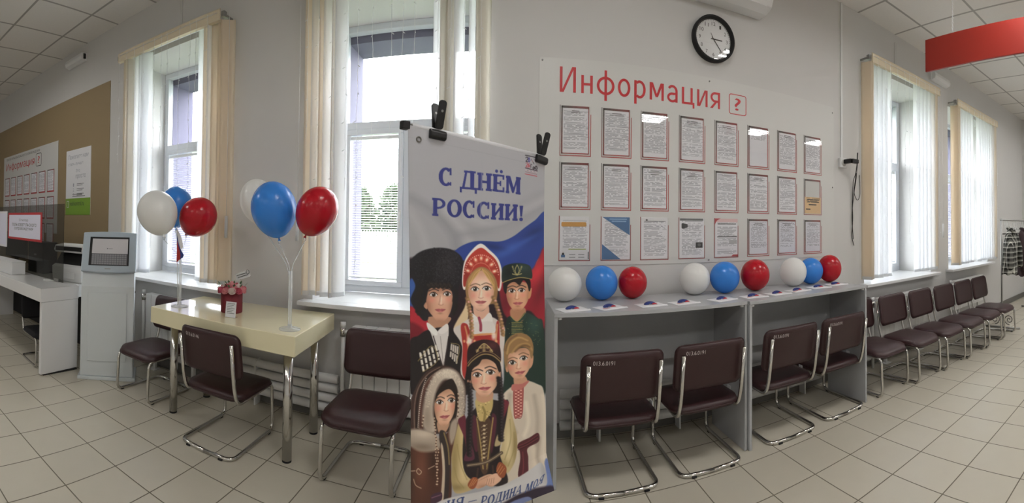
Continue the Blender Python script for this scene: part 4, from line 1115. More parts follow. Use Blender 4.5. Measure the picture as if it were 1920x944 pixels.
sign(-5.7, -4.79, 1.0, 1.44, [], 'white-framed sign cut off by the left edge of the picture', mat('sign_white', '#e4e4ea', .4), False)

pr = thing('printer', 'white and black desktop printer on the counter beside the kiosk', 'printer', (-3.53, 2.17, .7522), .25)
Pw = .20
MB().prism([(-.13, 0), (-.14, .14), (-.10, .16), (.16, .16), (.16, 0)], -Pw, Pw, 'x', M_white).build('body', pr, bevel=.008)
MB().prism([(-.10, .16), (-.02, .27), (.14, .27), (.16, .16)], -Pw + .01, Pw - .01, 'x', M_matblack).build('paper_bay', pr, bevel=.004)
MB().prism([(-.10, .275), (-.12, .30), (-.10, .345), (.02, .36), (.15, .35), (.16, .275)], -Pw, Pw, 'x', M_white).build('scanner_lid', pr, bevel=.008)
MB().box(-Pw + .03, Pw - .02, -.122, -.112, .295, .335, M_matblack).build('control_panel', pr)
MB().box(-.12, .12, -.143, -.139, .03, .09, M_white).build('paper_tray', pr, bevel=.002)
pc = thing('computer_case', 'black computer case behind the glass on the white counter', 'computer', (-4.25, 2.16, .7522), .1)
MB().box(-.16, .16, -.09, .10, 0, .34, M_matblack).build('case', pc, bevel=.006)
MB().box(-.15, .15, -.094, -.09, .02, .32, M_black).build('front_panel', pc, bevel=.002)
MB().prism([(a, b + .2) for a, b in rrect(.05, .02, .004)], -.097, -.094, 'y', M_steelgrey).build('power_button', pc)
mo = thing('monitor', 'dark monitor seen from behind through the glass at the far left', 'monitor', (-5.0, 2.16, .7522), .1)
MB().box(-.27, .27, -.015, .02, .10, .43, M_matblack).build('display', mo, bevel=.008)
MB().box(-.03, .03, .0, .02, .01, .14, M_black).build('neck', mo); MB().lathe([(.0001, 0), (.10, 0), (.10, .008), (.03, .014), (.0001, .014)], M_black, 20).build('base', mo)
bx = thing('white_box', 'low white box on the counter front, lower left behind the signs', 'box', (-4.45, 1.77, .7522), .03)
MB().box(-.42, .36, -.06, .10, 0, .13, M_white).build('body', bx, bevel=.006)
MB().box(-.425, .365, -.065, .105, .13, .14, M_white).build('lid', bx, bevel=.002)
lp = thing('cable', 'thin pale cable lying on the counter beside the printer', 'cable', (-3.6, 1.93, .756))
MB().tube(rounded([(.05, .0, 0), (-.02, -.08, 0), (-.10, -.02, 0), (-.04, .06, 0), (.04, .05, 0)], .04), .0035, M_white, 6).build('cord', lp)

# ================================================================== COAT RACK
rk = thing('coat_rack', 'grey metal coat rack with hooks at the far right end', 'coat rack', (5.22, 2.12, 0))
M_rk = mat('silver_tube', '#a9a9a8', .35, metal=.6); M_iron = mat('dark_wrought_iron', '#2b2929', .5)
for x in (0, 1.5): MB().cyl((x, 0, .02), (x, 0, 1.47), .013, M_rk, 12).build('post', rk)
MB().cyl((-.02, 0, 1.45), (1.52, 0, 1.45), .013, M_rk, 12).build('top_bar', rk)
MB().cyl((0, 0, 1.26), (1.5, 0, 1.26), .009, M_iron, 10).build('middle_bar', rk)
for x in (0, 1.5):
    b = MB(); b.cyl((x, -.25, .015), (x, .25, .015), .012, M_rk, 10)
    for s in (-1, 1):
        sp = []
        for k in range(26):
            a = k / 25 * 2.2 * 2 * PI * .8; r_ = .008 + .0045 * k * .55; sp.append((x, s * (.10 + r_ * math.cos(a)), .12 + r_ * math.sin(a)))
        b.tube(sp, .005, M_iron, 6)
    b.build('scroll_foot', rk)
for k in range(14):
    x = .08 + k * .10; h = MB()
    h.tube(rounded([(x + .03, .0, 1.44), (x - .01, -.03, 1.36), (x - .03, -.06, 1.31), (x - .03, -.09, 1.32), (x - .02, -.10, 1.35)], .02), .004, M_rk, 6); h.build('hook', rk)
def garment(name, loc, w_, h, m, label, cat, seed, depth=.09):
    rnd = random.Random(seed); t = thing(name, label, cat, loc)
    b = MB(); NR, NS = 22, 28; vs = []; fs = []
    for j in range(NR + 1):
        v = j / NR; sw = .06 + (w_ - .06) * min(1, (v / .30)) ** .75 * (1 + .08 * math.sin(v * 7))
        for i in range(NS):
            a = 2 * PI * i / NS; f = 1 + .10 * math.sin(3 * a + seed) * v + .06 * math.sin(7 * a + v * 3) * v
            vs.append((sw * .5 * math.cos(a) * f + .02 * math.sin(v * 4 + seed), depth * (.25 + .75 * min(1, v * 3)) * math.sin(a) * f, -h * v + .012 * math.sin(5 * a) * v))
    for j in range(NR):
        for i in range(NS): fs.append((j * NS + i, j * NS + (i + 1) % NS, (j + 1) * NS + (i + 1) % NS, (j + 1) * NS + i))
    fs.append(tuple(range(NS))); fs.append(tuple(NR * NS + i for i in range(NS)))
    b.add(vs, fs, m, True); b.build('body', t)
    for s in (-1, 1):
        sl = MB(); sl.tube([(s * w_ * .18, -.0, -.05), (s * w_ * .40, -.02, -.11), (s * w_ * .55, -.05, -.28), (s * w_ * .58, -.06, -.5), (s * w_ * .54, -.06, -h * .86)], [.03, .05, .058, .052, .045], m, 14); sl.build('sleeve', t)
    MB().tube([(-.05, -.03, -.03), (-.03, -.06, -.06), (.03, -.06, -.06), (.05, -.03, -.03), (.03, .03, .0), (-.03, .03, .0)], .018, m, 8, closed=True).build('collar', t)
    return t
garment('plaid_shirt', (5.19, 1.98, 1.34), .30, .60, plaid_mat(), 'black and white plaid shirt hanging on the coat rack', 'shirt', 1)
garment('jacket', (5.68, 1.97, 1.33), .36, .66, mat('dark_maroon_cloth', '#2a1418', .8), 'dark jacket hanging next to the plaid shirt on the coat rack', 'jacket', 3, .11)
# ================================================================== HOLIDAY BANNER
GAIN = 1.42
NU, NV = 300, 760
def homography(src, dst):
    A = []; b = []
    for (x, y), (u, v) in zip(src, dst):
        A += [[x, y, 1, 0, 0, 0, -u * x, -u * y], [0, 0, 0, x, y, 1, -v * x, -v * y]]; b += [u, v]
    return np.append(np.linalg.solve(np.array(A, float), np.array(b, float)), 1).reshape(3, 3)
# the artwork is laid out in its own drawing units; its four corners in those units:
ART = [(762, 232), (1020, 288), (1028, 905), (778, 1047)]
Hm = homography([(0, 0), (1, 0), (1, 1), (0, 1)], ART)
uu, vv = np.meshgrid(np.linspace(0, 1, NU), np.linspace(0, 1, NV))
q = Hm @ np.stack([uu.ravel(), vv.ravel(), np.ones(uu.size)])
AX = (q[0] / q[2]).astype(np.float32); AY = (q[1] / q[2]).astype(np.float32)
RGB = np.empty((AX.size, 3), np.float32)
def hexc(c): c = c.lstrip('#'); return np.array([int(c[i:i+2], 16) / 255 for i in (0, 2, 4)], np.float32)
def sel(x0, x1, y0, y1): return np.nonzero((AX >= x0) & (AX <= x1) & (AY >= y0) & (AY <= y1))[0]
def blend(idx, a, col):
    a = a[:, None]; RGB[idx] = RGB[idx] * (1 - a) + col * a
def smooth(pts, n=6, closed=True):
    P = np.array(pts, float); N = len(P); out = []
    for i in range(N if closed else N - 1):
        p0, p1, p2, p3 = (P[(i - 1) % N], P[i], P[(i + 1) % N], P[(i + 2) % N]) if closed else (P[max(i - 1, 0)], P[i], P[i + 1], P[min(i + 2, N - 1)])
        for t in np.arange(n) / n:
            out.append(.5 * (2 * p1 + (p2 - p0) * t + (2 * p0 - 5 * p1 + 4 * p2 - p3) * t * t + (3 * p1 - p0 - 3 * p2 + p3) * t ** 3))
    if not closed: out.append(P[-1])
    return np.array(out)
def seg_d(idx, P, closed):
    x, y = AX[idx], AY[idx]; d = np.full(len(idx), 1e9, np.float32); N = len(P)
    for i in range(N if closed else N - 1):
        a, b = P[i], P[(i + 1) % N]; e = b - a; L = float(e @ e) + 1e-9
        t = np.clip(((x - a[0]) * e[0] + (y - a[1]) * e[1]) / L, 0, 1)
        d = np.minimum(d, (x - a[0] - t * e[0]) ** 2 + (y - a[1] - t * e[1]) ** 2)
    return np.sqrt(d)
def poly_mask(pts, soft=.7, sm=True):
    P = smooth(pts) if sm else np.array(pts, float); m = soft + 1
    idx = sel(P[:, 0].min() - m, P[:, 0].max() + m, P[:, 1].min() - m, P[:, 1].max() + m)
    if not len(idx): return idx, np.zeros(0, np.float32)
    x, y = AX[idx], AY[idx]; ins = np.zeros(len(idx), bool); N = len(P)
    for i in range(N):
        a, b = P[i], P[(i + 1) % N]
        if a[1] == b[1]: continue
        c = ((a[1] > y) != (b[1] > y)) & (x < (b[0] - a[0]) * (y - a[1]) / (b[1] - a[1]) + a[0]); ins ^= c
    d = seg_d(idx, P, True); sd = np.where(ins, -d, d)
    return idx, np.clip(.5 - sd / (2 * soft), 0, 1).astype(np.float32)
def fill(pts, col, soft=.7, alpha=1., sm=True):
    idx, a = poly_mask(pts, soft, sm)
    if len(idx): blend(idx, a * alpha, hexc(col))
    return idx, a
def stroke(pts, wd, col, soft=.6, alpha=1., sm=True):
    P = smooth(pts, 6, False) if sm and len(pts) > 2 else np.array(pts, float); m = wd + soft + 1
    idx = sel(P[:, 0].min() - m, P[:, 0].max() + m, P[:, 1].min() - m, P[:, 1].max() + m)
    if len(idx): blend(idx, (np.clip(.5 - (seg_d(idx, P, False) - wd / 2) / (2 * soft), 0, 1) * alpha).astype(np.float32), hexc(col))
def dot(x, y, rx, ry, col, soft=.3, alpha=1., rot=0.):
    m = max(rx, ry) * (1 + soft) + 1; idx = sel(x - m, x + m, y - m, y + m)
    if not len(idx): return
    dx, dy = AX[idx] - x, AY[idx] - y; c, s = math.cos(rot), math.sin(rot)
    r = np.sqrt(((dx * c + dy * s) / rx) ** 2 + ((-dx * s + dy * c) / ry) ** 2)
    blend(idx, (np.clip((1 + soft - r) / (2 * soft), 0, 1) * alpha).astype(np.float32), hexc(col))
def tone(mask, x, y, rx, ry, col, alpha, rot=0.):
    """soft dab of paint kept inside a mask (index, coverage)"""
    idx, a = mask
    if not len(idx): return
    dx, dy = AX[idx] - x, AY[idx] - y; c, s = math.cos(rot), math.sin(rot)
    g = np.exp(-(((dx * c + dy * s) / rx) ** 2 + ((-dx * s + dy * c) / ry) ** 2))
    blend(idx, (g * a * alpha).astype(np.float32), hexc(col))
def K4(*p): return [(750 + (x if x > 91 else x - 22) * .2965, 440 + y * .2965) for x, y in p]
def K5(*p): return [(750 + (x if x > 91 else x - 22) * .3008, 660 + y * .3008) for x, y in p]
def K3(*p): return [(740 + x * .307, 190 + y * .307) for x, y in p]
prng = np.random.default_rng(5)

# ground: white cloth of the flag, waves, blue and red stripes, dark gap between the figures
RGB[:] = hexc('#a8a8ad')
allm = (np.arange(AX.size), np.ones(AX.size, np.float32))
whole = fill([(740, 380), (800, 395), (900, 405), (990, 390), (1040, 360), (1040, 520), (740, 520)], '#a2a2a6', 14, .8)
for (pts, wd, col, al) in (([(770, 372), (815, 400), (850, 440), (858, 480)], 16, '#88888e', .55), ([(835, 395), (868, 430), (880, 450)], 14, '#b9b9bc', .7), ([(880, 405), (930, 420), (985, 395), (1030, 365)], 14, '#b8b8bb', .7),
                           ([(860, 440), (905, 432), (960, 415), (1025, 380)], 9, '#8c8c93', .6), ([(765, 395), (790, 440), (800, 480)], 12, '#b6b6b9', .6), ([(960, 385), (1000, 365), (1030, 350)], 8, '#94949a', .4)):
    stroke(pts, wd, col, 8, al)
RGB *= .91
fill(K4((60, 160), (350, 100), (650, 200), (930, 300), (930, 720), (60, 720)), '#24151c', 3, 1, False)
bl = fill(K4((300, 150), (350, 100), (400, 66), (470, 40), (540, 35), (640, 35), (720, 2), (800, -60), (860, -105), (925, -155), (925, 95), (880, 150), (830, 240), (640, 240), (500, 120), (420, 160)), '#253a7e')
tone(bl, *K4((690, 90))[0], 30, 9, '#3f5fae', .7, -.5); tone(bl, *K4((860, -20))[0], 26, 12, '#152350', .7, -.6); tone(bl, *K4((600, 70))[0], 22, 6, '#16244f', .6, .2); tone(bl, *K4((800, 30))[0], 30, 5, '#3a57a4', .6, -.5)
rd = fill(K4((650, 420), (650, 250), (830, 220), (880, 150), (925, 90), (925, 560), (880, 520), (820, 470), (700, 520)), '#8e1f2b', 2)
tone(rd, *K4((880, 230))[0], 10, 30, '#c03038', .8, .5); tone(rd, *K4((870, 420))[0], 22, 30, '#7d1624', .8); tone(rd, *K4((900, 340))[0], 8, 30, '#5a101b', .7, .3); tone(rd, *K4((680, 420))[0], 16, 30, '#5a1420', .8)
fill(K4((78, 300), (110, 300), (120, 440), (78, 460)), '#31508f', 2); fill(K4((78, 470), (130, 500), (190, 560), (180, 640), (78, 690)), '#a02430', 2); fill(K4((78, 560), (150, 600), (120, 660), (78, 680)), '#6b1420', 3)

def face(poly, K, eL, eR, nose, mouth, skin, shade, iris='#4a3526', brow='#3a2a20', s=1., lip='#a8575a', blush='#cf8070', tilt=0.):
    P = K(*poly); m = fill(P, skin, .8); k = (K((100, 0))[0][0] - K((0, 0))[0][0]) / 100 * s
    eL, eR, nose, mouth = (K(p)[0] for p in (eL, eR, nose, mouth))
    xs = [p[0] for p in P]; ys = [p[1] for p in P]; cx, cy = sum(xs) / len(xs), sum(ys) / len(ys); hw, hh = (max(xs) - min(xs)) / 2, (max(ys) - min(ys)) / 2
    tone(m, cx - hw, cy + hh * .2, hw * .45, hh * .9, shade, .75); tone(m, cx + hw * 1.02, cy + hh * .1, hw * .3, hh * .9, shade, .6)
    tone(m, cx, cy - hh, hw, hh * .4, shade, .6); tone(m, cx, cy + hh * 1.02, hw * .8, hh * .22, shade, .6)
    tone(m, nose[0] + hw * .1, cy - hh * .35, hw * .5, hh * .3, '#f3dccb', .35)
    for e, sg in ((eL, -1), (eR, 1)):
        tone(m, e[0] + sg * hw * .12, e[1] + hh * .32, hw * .26, hh * .17, blush, .55)
        tone(m, e[0], e[1] - 1, hw * .26, hh * .13, shade, .65)
        rx, ry = 21 * k, 12.3 * k
        al = [(e[0] - rx, e[1] + 1 * k), (e[0] - rx * .5, e[1] - ry * .8), (e[0] + rx * .2, e[1] - ry), (e[0] + rx, e[1] - ry * .1), (e[0] + rx * .5, e[1] + ry * .75), (e[0] - rx * .4, e[1] + ry * .75)]
        em = fill(al, '#e9e2dc', .5)
        dot(e[0] + .5 * k, e[1] - .5 * k, 10.8 * k, 11.5 * k, iris, .15); dot(e[0] + .5 * k, e[1] - .5 * k, 6.2 * k, 6.6 * k, '#120c0a', .25)
        dot(e[0] - 3 * k, e[1] - 4.5 * k, 2.6 * k, 2.6 * k, '#ffffff', .3)
        stroke(al[:4], 3.6 * k, '#1d1310', .5); stroke([al[3], al[4], al[5], al[0]], 1.1 * k, '#6b4438', .5, .6)
        ty = math.sin(tilt) * 26 * k * sg
        stroke([(e[0] - 25 * k, e[1] - (19 if sg > 0 else 17) * k - ty * .2), (e[0] - sg * 2 * k, e[1] - 28 * k), (e[0] + 26 * k, e[1] - (17 if sg > 0 else 21) * k)], 4.6 * k, brow, .8, .9)
    stroke([(nose[0] - 3 * k, eL[1] + 6 * k), (nose[0] - 7 * k, nose[1] - 14 * k), (nose[0] - 9 * k, nose[1] - 2 * k)], 3 * k, shade, 1.6, .55)
    tone(m, nose[0] + 2 * k, nose[1] - 22 * k, 4 * k, 20 * k, '#f7e4d6', .5); tone(m, nose[0], nose[1] - 5 * k, 6 * k, 5 * k, '#f3d8c8', .5)
    stroke([(nose[0] - 13 * k, nose[1] + 1 * k), (nose[0] - 5 * k, nose[1] + 5 * k), (nose[0] + 5 * k, nose[1] + 5 * k), (nose[0] + 13 * k, nose[1])], 2.2 * k, '#8a5040', .8, .6)
    mw = 27 * k; ml = math.tan(tilt) * mw
    fill([(mouth[0] - mw, mouth[1] - 1 * k + ml), (mouth[0] - mw * .3, mouth[1] - 7 * k), (mouth[0], mouth[1] - 5 * k), (mouth[0] + mw * .35, mouth[1] - 7 * k), (mouth[0] + mw, mouth[1] - 3 * k - ml), (mouth[0] + mw * .4, mouth[1] + 9 * k), (mouth[0] - mw * .4, mouth[1] + 9 * k)], lip, .7)
    stroke([(mouth[0] - mw, mouth[1] - 1 * k + ml), (mouth[0] - mw * .3, mouth[1] + 1 * k), (mouth[0] + mw * .3, mouth[1] + 1 * k), (mouth[0] + mw * 1.05, mouth[1] - 4 * k - ml)], 1.8 * k, '#6a2c2e', .6)
    dot(mouth[0], mouth[1] + 5 * k, 8 * k, 2.4 * k, '#d99a96', .6, .6); tone(m, mouth[0], mouth[1] + 17 * k, 14 * k, 5 * k, shade, .5)
    return m

# 1 boy in a black sheepskin hat
fill(K4((180, 560), (185, 520), (330, 520), (300, 580), (320, 640), (240, 700), (190, 620)), '#a97e66')
coat = fill(K4((80, 700), (120, 640), (180, 600), (300, 580), (380, 610), (440, 680), (450, 1000), (80, 1000)), '#1b1517', 1.)
fill(K4((178, 560), (240, 610), (305, 560), (318, 640), (292, 800), (288, 835), (240, 730), (205, 640)), '#c9c4c0')
fill(K4((174, 555), (240, 605), (232, 635), (182, 600)), '#ddd9d5'); fill(K4((306, 560), (246, 605), (270, 625), (314, 600)), '#d5d0cc')
stroke(K4((262, 640), (276, 740), (287, 830)), 1.2, '#8d8580', .7)
stroke(K4((215, 640), (250, 740), (285, 835)), 2.2, '#3b3030', .6); stroke(K4((318, 640), (304, 740), (289, 835)), 2.2, '#3b3030', .6)
for k in range(5):
    x = 132 + 25 * k; stroke(K4((x, 752 - 13 * k), (x + 22, 856 - 19 * k)), 4.6, '#b9b1a6', .5, 1, False); stroke(K4((x + 1, 752 - 13 * k), (x + 23, 856 - 19 * k)), 1.4, '#f2ece0', .5, .8, False)
    for q in (.35, .72): stroke(K4((x - 8 + 22 * q, 752 - 13 * k + 104 * q), (x + 12 + 22 * q, 748 - 13 * k + 100 * q)), 2.4, '#2a211f', .5, 1, False)
for k in range(4):
    x = 340 + 14 * k; stroke(K4((x, 690 + 5 * k), (x - 6, 762 + 14 * k)), 3.4, '#b9b1a6', .5, 1, False)
    stroke(K4((x - 8, 728 + 8 * k), (x + 6, 730 + 8 * k)), 2.2, '#2a211f', .5, 1, False)
stroke(K4((335, 680), (395, 700), (375, 805)), 1.2, '#8a7a4e', .6); stroke(K4((118, 800), (205, 700), (245, 790), (150, 865)), 1.2, '#8a7a4e', .6)
HAT = [(82, 180), (100, 130), (160, 98), (245, 84), (330, 95), (395, 140), (410, 210), (402, 280), (380, 330), (376, 420), (345, 500), (335, 440), (340, 370), (300, 330), (200, 335), (168, 400), (165, 460), (180, 530), (150, 545), (110, 500), (88, 420), (95, 330), (80, 250)]
hat = fill(K4(*HAT), '#17151a', 1.2)
face([(165, 440), (170, 390), (185, 345), (250, 330), (320, 340), (340, 390), (338, 440), (325, 490), (300, 530), (265, 548), (235, 540), (200, 505), (175, 470)], K4, (212, 380), (303, 374), (262, 438), (258, 475), '#c79a80', '#8a5a46', s=1.02, brow='#1c1412')
fill(K4((150, 452), (165, 430), (172, 470), (160, 468)), '#b98a70')
tone(hat, *K4((170, 250))[0], 22, 40, '#0c0b0d', .7); tone(hat, *K4((300, 190))[0], 22, 26, '#2d2a2e', .8)
pts = K4(*HAT); hx0, hx1 = 775, 872
for k in range(1100):
    x, y = prng.uniform(82, 405), prng.uniform(86, 330)
    px_, py_ = K4((x, y))[0]; e = ((x - 245) / 163) ** 2 + ((y - 215) / 132) ** 2
    if e < 1: dot(px_, py_, prng.uniform(.6, 1.3), prng.uniform(.6, 1.3), ('#2e2b31', '#0a090b', '#3b383d')[prng.integers(3) if x > 225 else prng.integers(2)], .6, .55)
for k in range(26):
    x = 178 + 6 * k; y = 322 + 8 * math.sin(k * 1.3); px_, py_ = K4((x, y))[0]; dot(px_, py_, 3.4, 3.8, '#1d1614', .4); dot(px_ - 1, py_ - 1, 1.6, 1.8, '#3a2f2c', .6, .7)
for k in range(12):
    px_, py_ = K4((358 + 8 * math.sin(k), 350 + 13 * k))[0]; dot(px_, py_, 3.6, 3.6, '#1a1513', .4); px_, py_ = K4((120 + 14 * math.sin(k * 1.7), 350 + 14 * k))[0]; dot(px_, py_, 3.4, 3.4, '#1a1513', .4)

# 2 girl in a red kokoshnik
fill(K4((350, 590), (420, 460), (440, 380), (450, 500), (420, 590)), '#c9b490', 1.2)
fill(K4((350, 600), (400, 560), (470, 520), (580, 510), (640, 540), (680, 600), (665, 740), (640, 900), (420, 900), (410, 700)), '#c5bcb6', 1.)
kw = fill(K4((405, 320), (404, 240), (418, 160), (462, 95), (518, 52), (575, 92), (630, 150), (652, 230), (648, 330), (620, 340), (525, 230), (430, 340)), '#d9d2cc', .8)
kr = fill(K4((412, 320), (412, 240), (426, 170), (466, 112), (520, 78), (570, 110), (618, 160), (640, 235), (636, 330), (612, 300), (525, 205), (440, 310)), '#a53328', .7)
tone(kr, *K4((430, 250))[0], 8, 22, '#7c231c', .7); tone(kr, *K4((620, 250))[0], 8, 22, '#7c231c', .7)
for a in np.linspace(-1.25, 1.25, 7):
    x, y = 523 + 88 * math.sin(a), 262 - 118 * math.cos(a); px_, py_ = K4((x, y))[0]
    dot(px_, py_, 3.6, 5.2, '#c77a62', .4, .9, a); dot(px_, py_, 1.7, 2.6, '#e9cdb8', .4, .95, a)
for a in np.linspace(-1.45, 1.45, 26):
    x, y = 523 + 108 * math.sin(a), 262 - 138 * math.cos(a); px_, py_ = K4((x, y))[0]; dot(px_, py_, 1.1, 1.1, '#e2b9a6', .4, .8)
    x, y = 523 + 66 * math.sin(a), 262 - 88 * math.cos(a); px_, py_ = K4((x, y))[0]; dot(px_, py_, .8, .8, '#d89a80', .4, .8)
hr = fill(K4((435, 400), (425, 330), (440, 270), (480, 220), (525, 198), (570, 215), (612, 265), (628, 330), (622, 400), (605, 430), (450, 430)), '#8f6c45', 1.)
face([(445, 335), (455, 285), (490, 250), (528, 222), (565, 248), (598, 285), (605, 335), (598, 390), (575, 440), (535, 475), (505, 470), (470, 440), (450, 390)], K4, (487, 340), (560, 334), (525, 390), (525, 420), '#dfbba4', '#a9785f', iris='#4b4033', brow='#6b4a34')
fill(K4((480, 440), (505, 470), (540, 474), (572, 440), (575, 500), (530, 530), (485, 500)), '#c99f88', 1.)
for x0, s in ((525, -1), (525, 1)):
    h_ = fill(K4((525, 205), (525 + s * 40, 225), (525 + s * 80, 280), (525 + s * 84, 350), (525 + s * 62, 300), (525 + s * 30, 255)), '#a98350', .8)
    for q in (.3, .6): stroke(K4((525 + s * 6, 215), (525 + s * 50 * q + s * 10, 245), (525 + s * 78, 300 + 40 * q)), 1.1, '#c7a56d', .6, .8)
fill(K4((470, 490), (530, 530), (580, 485), (600, 540), (560, 560), (520, 545), (480, 555)), '#d5cfca')
sar = fill(K4((400, 570), (440, 560), (480, 620), (600, 610), (625, 540), (640, 560), (640, 760), (600, 900), (430, 900), (415, 700)), '#9c2f2b', 1.)
fill(K4((470, 560), (520, 545), (600, 545), (610, 615), (480, 625)), '#cdc6c1')
stroke(K4((516, 520), (527, 560), (528, 598)), 5, '#8d3a4b', .6); stroke(K4((470, 632), (540, 622), (612, 618)), 3.4, '#c78a58', .7)
for k in range(10): px_, py_ = K4((425 + 22 * k, 668 + 6 * math.sin(k * 2)))[0]; dot(px_, py_, 2.2, 2.6, ('#d8a87a', '#e9d6bd', '#6b1c1c')[k % 3], .5, .9)
stroke(K4((428, 575), (445, 640), (452, 720)), 3.2, '#c9a06a', .8, .7); stroke(K4((628, 560), (622, 640), (616, 720)), 3.2, '#c9a06a', .8, .7)
dot(*K4((460, 660))[0], 5, 9, '#e6ddd2', .5, .9); dot(*K4((608, 630))[0], 4, 7, '#dccfc2', .5, .9)
for (xs, ys, x1, y1) in ((440, 400, 472, 640), (604, 390, 664, 620)):
    for k in range(13):
        t = k / 12; x = xs + (x1 - xs) * t + (10 * math.sin(t * 3)); y = ys + (y1 - ys) * t; px_, py_ = K4((x, y))[0]
        dot(px_ - 1.2, py_, 3.6, 3.2, '#7d5d3e', .4, 1, .6); dot(px_ + 1.4, py_ + 1.4, 2.9, 2.5, '#a98458', .5, .9, -.6)
        if k % 3 == 1: dot(px_ + 1, py_, 1.8, 1.8, '#d9a0a0', .5, .8)

# 3 boy in a green cap
gco = fill(K4((672, 900), (680, 560), (720, 500), (800, 480), (880, 520), (916, 580), (920, 1020), (672, 1020)), '#1d2f28', 1.)
tone(gco, *K4((860, 560))[0], 14, 20, '#36514a', .7); tone(gco, *K4((700, 620))[0], 10, 40, '#121d19', .8)
fill(K4((712, 460), (800, 455), (800, 520), (760, 545), (715, 520)), '#a37558', 1.)
fill(K4((706, 505), (752, 540), (800, 485), (808, 520), (770, 548), (770, 640), (718, 640), (715, 545)), '#253a31')
for k in range(9): stroke(K4((718, 548 + 11 * k), (785, 546 + 11 * k)), 1.5, ('#8f8048', '#5f6040')[k % 2], .6, .9, False)
for k in range(60): px_, py_ = K4((prng.uniform(690, 900), prng.uniform(545, 690)))[0]; dot(px_, py_, .8, .8, '#6f7a52', .5, .7)
stroke(K4((710, 505), (752, 538), (800, 490)), 1.3, '#8f8048', .5)
face([(680, 345), (690, 300), (750, 288), (810, 298), (830, 340), (828, 380), (810, 430), (775, 470), (745, 475), (715, 455), (690, 410)], K4, (715, 347), (778, 343), (748, 395), (755, 425), '#c99878', '#87573f', s=.92, brow='#1d1512')
fill(K4((828, 345), (845, 330), (838, 385), (822, 395)), '#b9845f')
fill(K4((662, 330), (668, 290), (740, 262), (825, 270), (838, 320), (828, 350), (815, 305), (790, 280), (765, 310), (730, 290), (690, 312), (682, 360), (672, 360)), '#17110f')
cap = fill(K4((655, 290), (652, 225), (668, 190), (740, 172), (815, 180), (840, 205), (842, 270), (760, 262), (690, 280)), '#1c2a26', .9)
tone(cap, *K4((700, 225))[0], 12, 18, '#0e1514', .7); tone(cap, *K4((790, 200))[0], 14, 8, '#33463f', .7)
stroke(K4((656, 296), (700, 278), (770, 262), (842, 272)), 1.3, '#9a8a52', .5)
for a in np.linspace(0, 2 * PI, 14): px_, py_ = K4((748 + 30 * math.sin(a), 218 + 26 * math.cos(a * 2)))[0]; dot(px_, py_, 1.5, 1.5, '#8d8459', .5, .9)
stroke(K4((748, 182), (735, 215), (748, 245), (762, 215), (748, 182)), 1.2, '#a59a66', .5); stroke(K4((718, 240), (748, 246), (778, 238)), 1.4, '#a59a66', .5)

# 6 blond boy in a white shirt
sh6 = fill(K5((650, 290), (655, 250), (710, 200), (790, 165), (870, 190), (905, 230), (920, 420), (925, 700), (915, 800), (650, 850)), '#c2b6a6', 1.)
for (pts, wd, col, al) in (([(700, 250), (690, 380), (735, 480)], 8, '#9c8f80', .6), ([(850, 260), (870, 400), (860, 560)], 7, '#9f9282', .6), ([(900, 260), (912, 400), (905, 640)], 6, '#d5cab9', .7), ([(800, 300), (815, 420), (790, 500)], 7, '#dcd1c0', .7), ([(760, 560), (790, 700), (780, 780)], 8, '#a39583', .6), ([(840, 560), (850, 680), (835, 740)], 8, '#d0c4b2', .6), ([(880, 520), (870, 640), (890, 720)], 5, '#958775', .6)):
    stroke(K5(*pts), wd, col, 3, al)
fill(K4((735, 880), (800, 880), (820, 920), (790, 960), (745, 965)), '#b98b70', 1.)
face([(690, 800), (690, 755), (730, 722), (800, 705), (838, 735), (842, 790), (830, 840), (800, 885), (765, 908), (735, 895), (705, 860)], K4, (722, 797), (795, 770), (762, 830), (772, 858), '#d2a78a', '#94664c', s=.98, brow='#6b4c33', tilt=.12, iris='#4d4436')
fill(K4((838, 780), (856, 755), (852, 810), (832, 835)), '#c08f72'); fill(K4((678, 820), (690, 812), (698, 850), (686, 852)), '#b58468')
fh = fill(K4((680, 830), (670, 740), (680, 670), (720, 625), (780, 612), (835, 640), (857, 700), (850, 770), (838, 760), (825, 715), (780, 700), (735, 730), (700, 745), (692, 800)), '#8a6a45', .9)
for (pts, col) in (([(690, 740), (705, 680), (760, 640), (820, 660)], '#b3925f'), ([(720, 735), (760, 690), (820, 680), (848, 720)], '#a88655'), ([(680, 720), (700, 660), (750, 625)], '#6d5136'), ([(740, 728), (790, 690), (835, 700)], '#6d5136')): stroke(K4(*pts), 3, col, 1.2, .8)
fill(K5((722, 215), (780, 195), (782, 300), (775, 375), (745, 392), (726, 375)), '#a85f58', .7)
for k in range(17):
    for j in range(3): px_, py_ = K5((736 + 16 * j, 225 + 9.5 * k))[0]; dot(px_, py_, 1.5, 1.2, ('#d9b6a4', '#7e2f30')[(k + j) % 2], .4, .9)
stroke(K5((722, 215), (726, 375), (745, 392), (775, 375), (782, 200)), 1., '#7e2f30', .5)
fill(K5((708, 200), (720, 185), (770, 185), (815, 165), (812, 180), (770, 215), (715, 225)), '#b06a62', .7)
sash = fill(K5((745, 570), (760, 540), (820, 515), (868, 488), (882, 510), (872, 545), (810, 580), (815, 640), (805, 735), (752, 745), (765, 640), (760, 590)), '#4d1f26', .8)
for k in range(4): stroke(K5((750, 562 + 8 * k), (810, 540 + 8 * k), (872, 500 + 10 * k)), 1., ('#7d3a3e', '#2d1216')[k % 2], .6, .8)
stroke(K5((780, 600), (785, 680), (775, 740)), 2, '#7d3a3e', .8, .7)

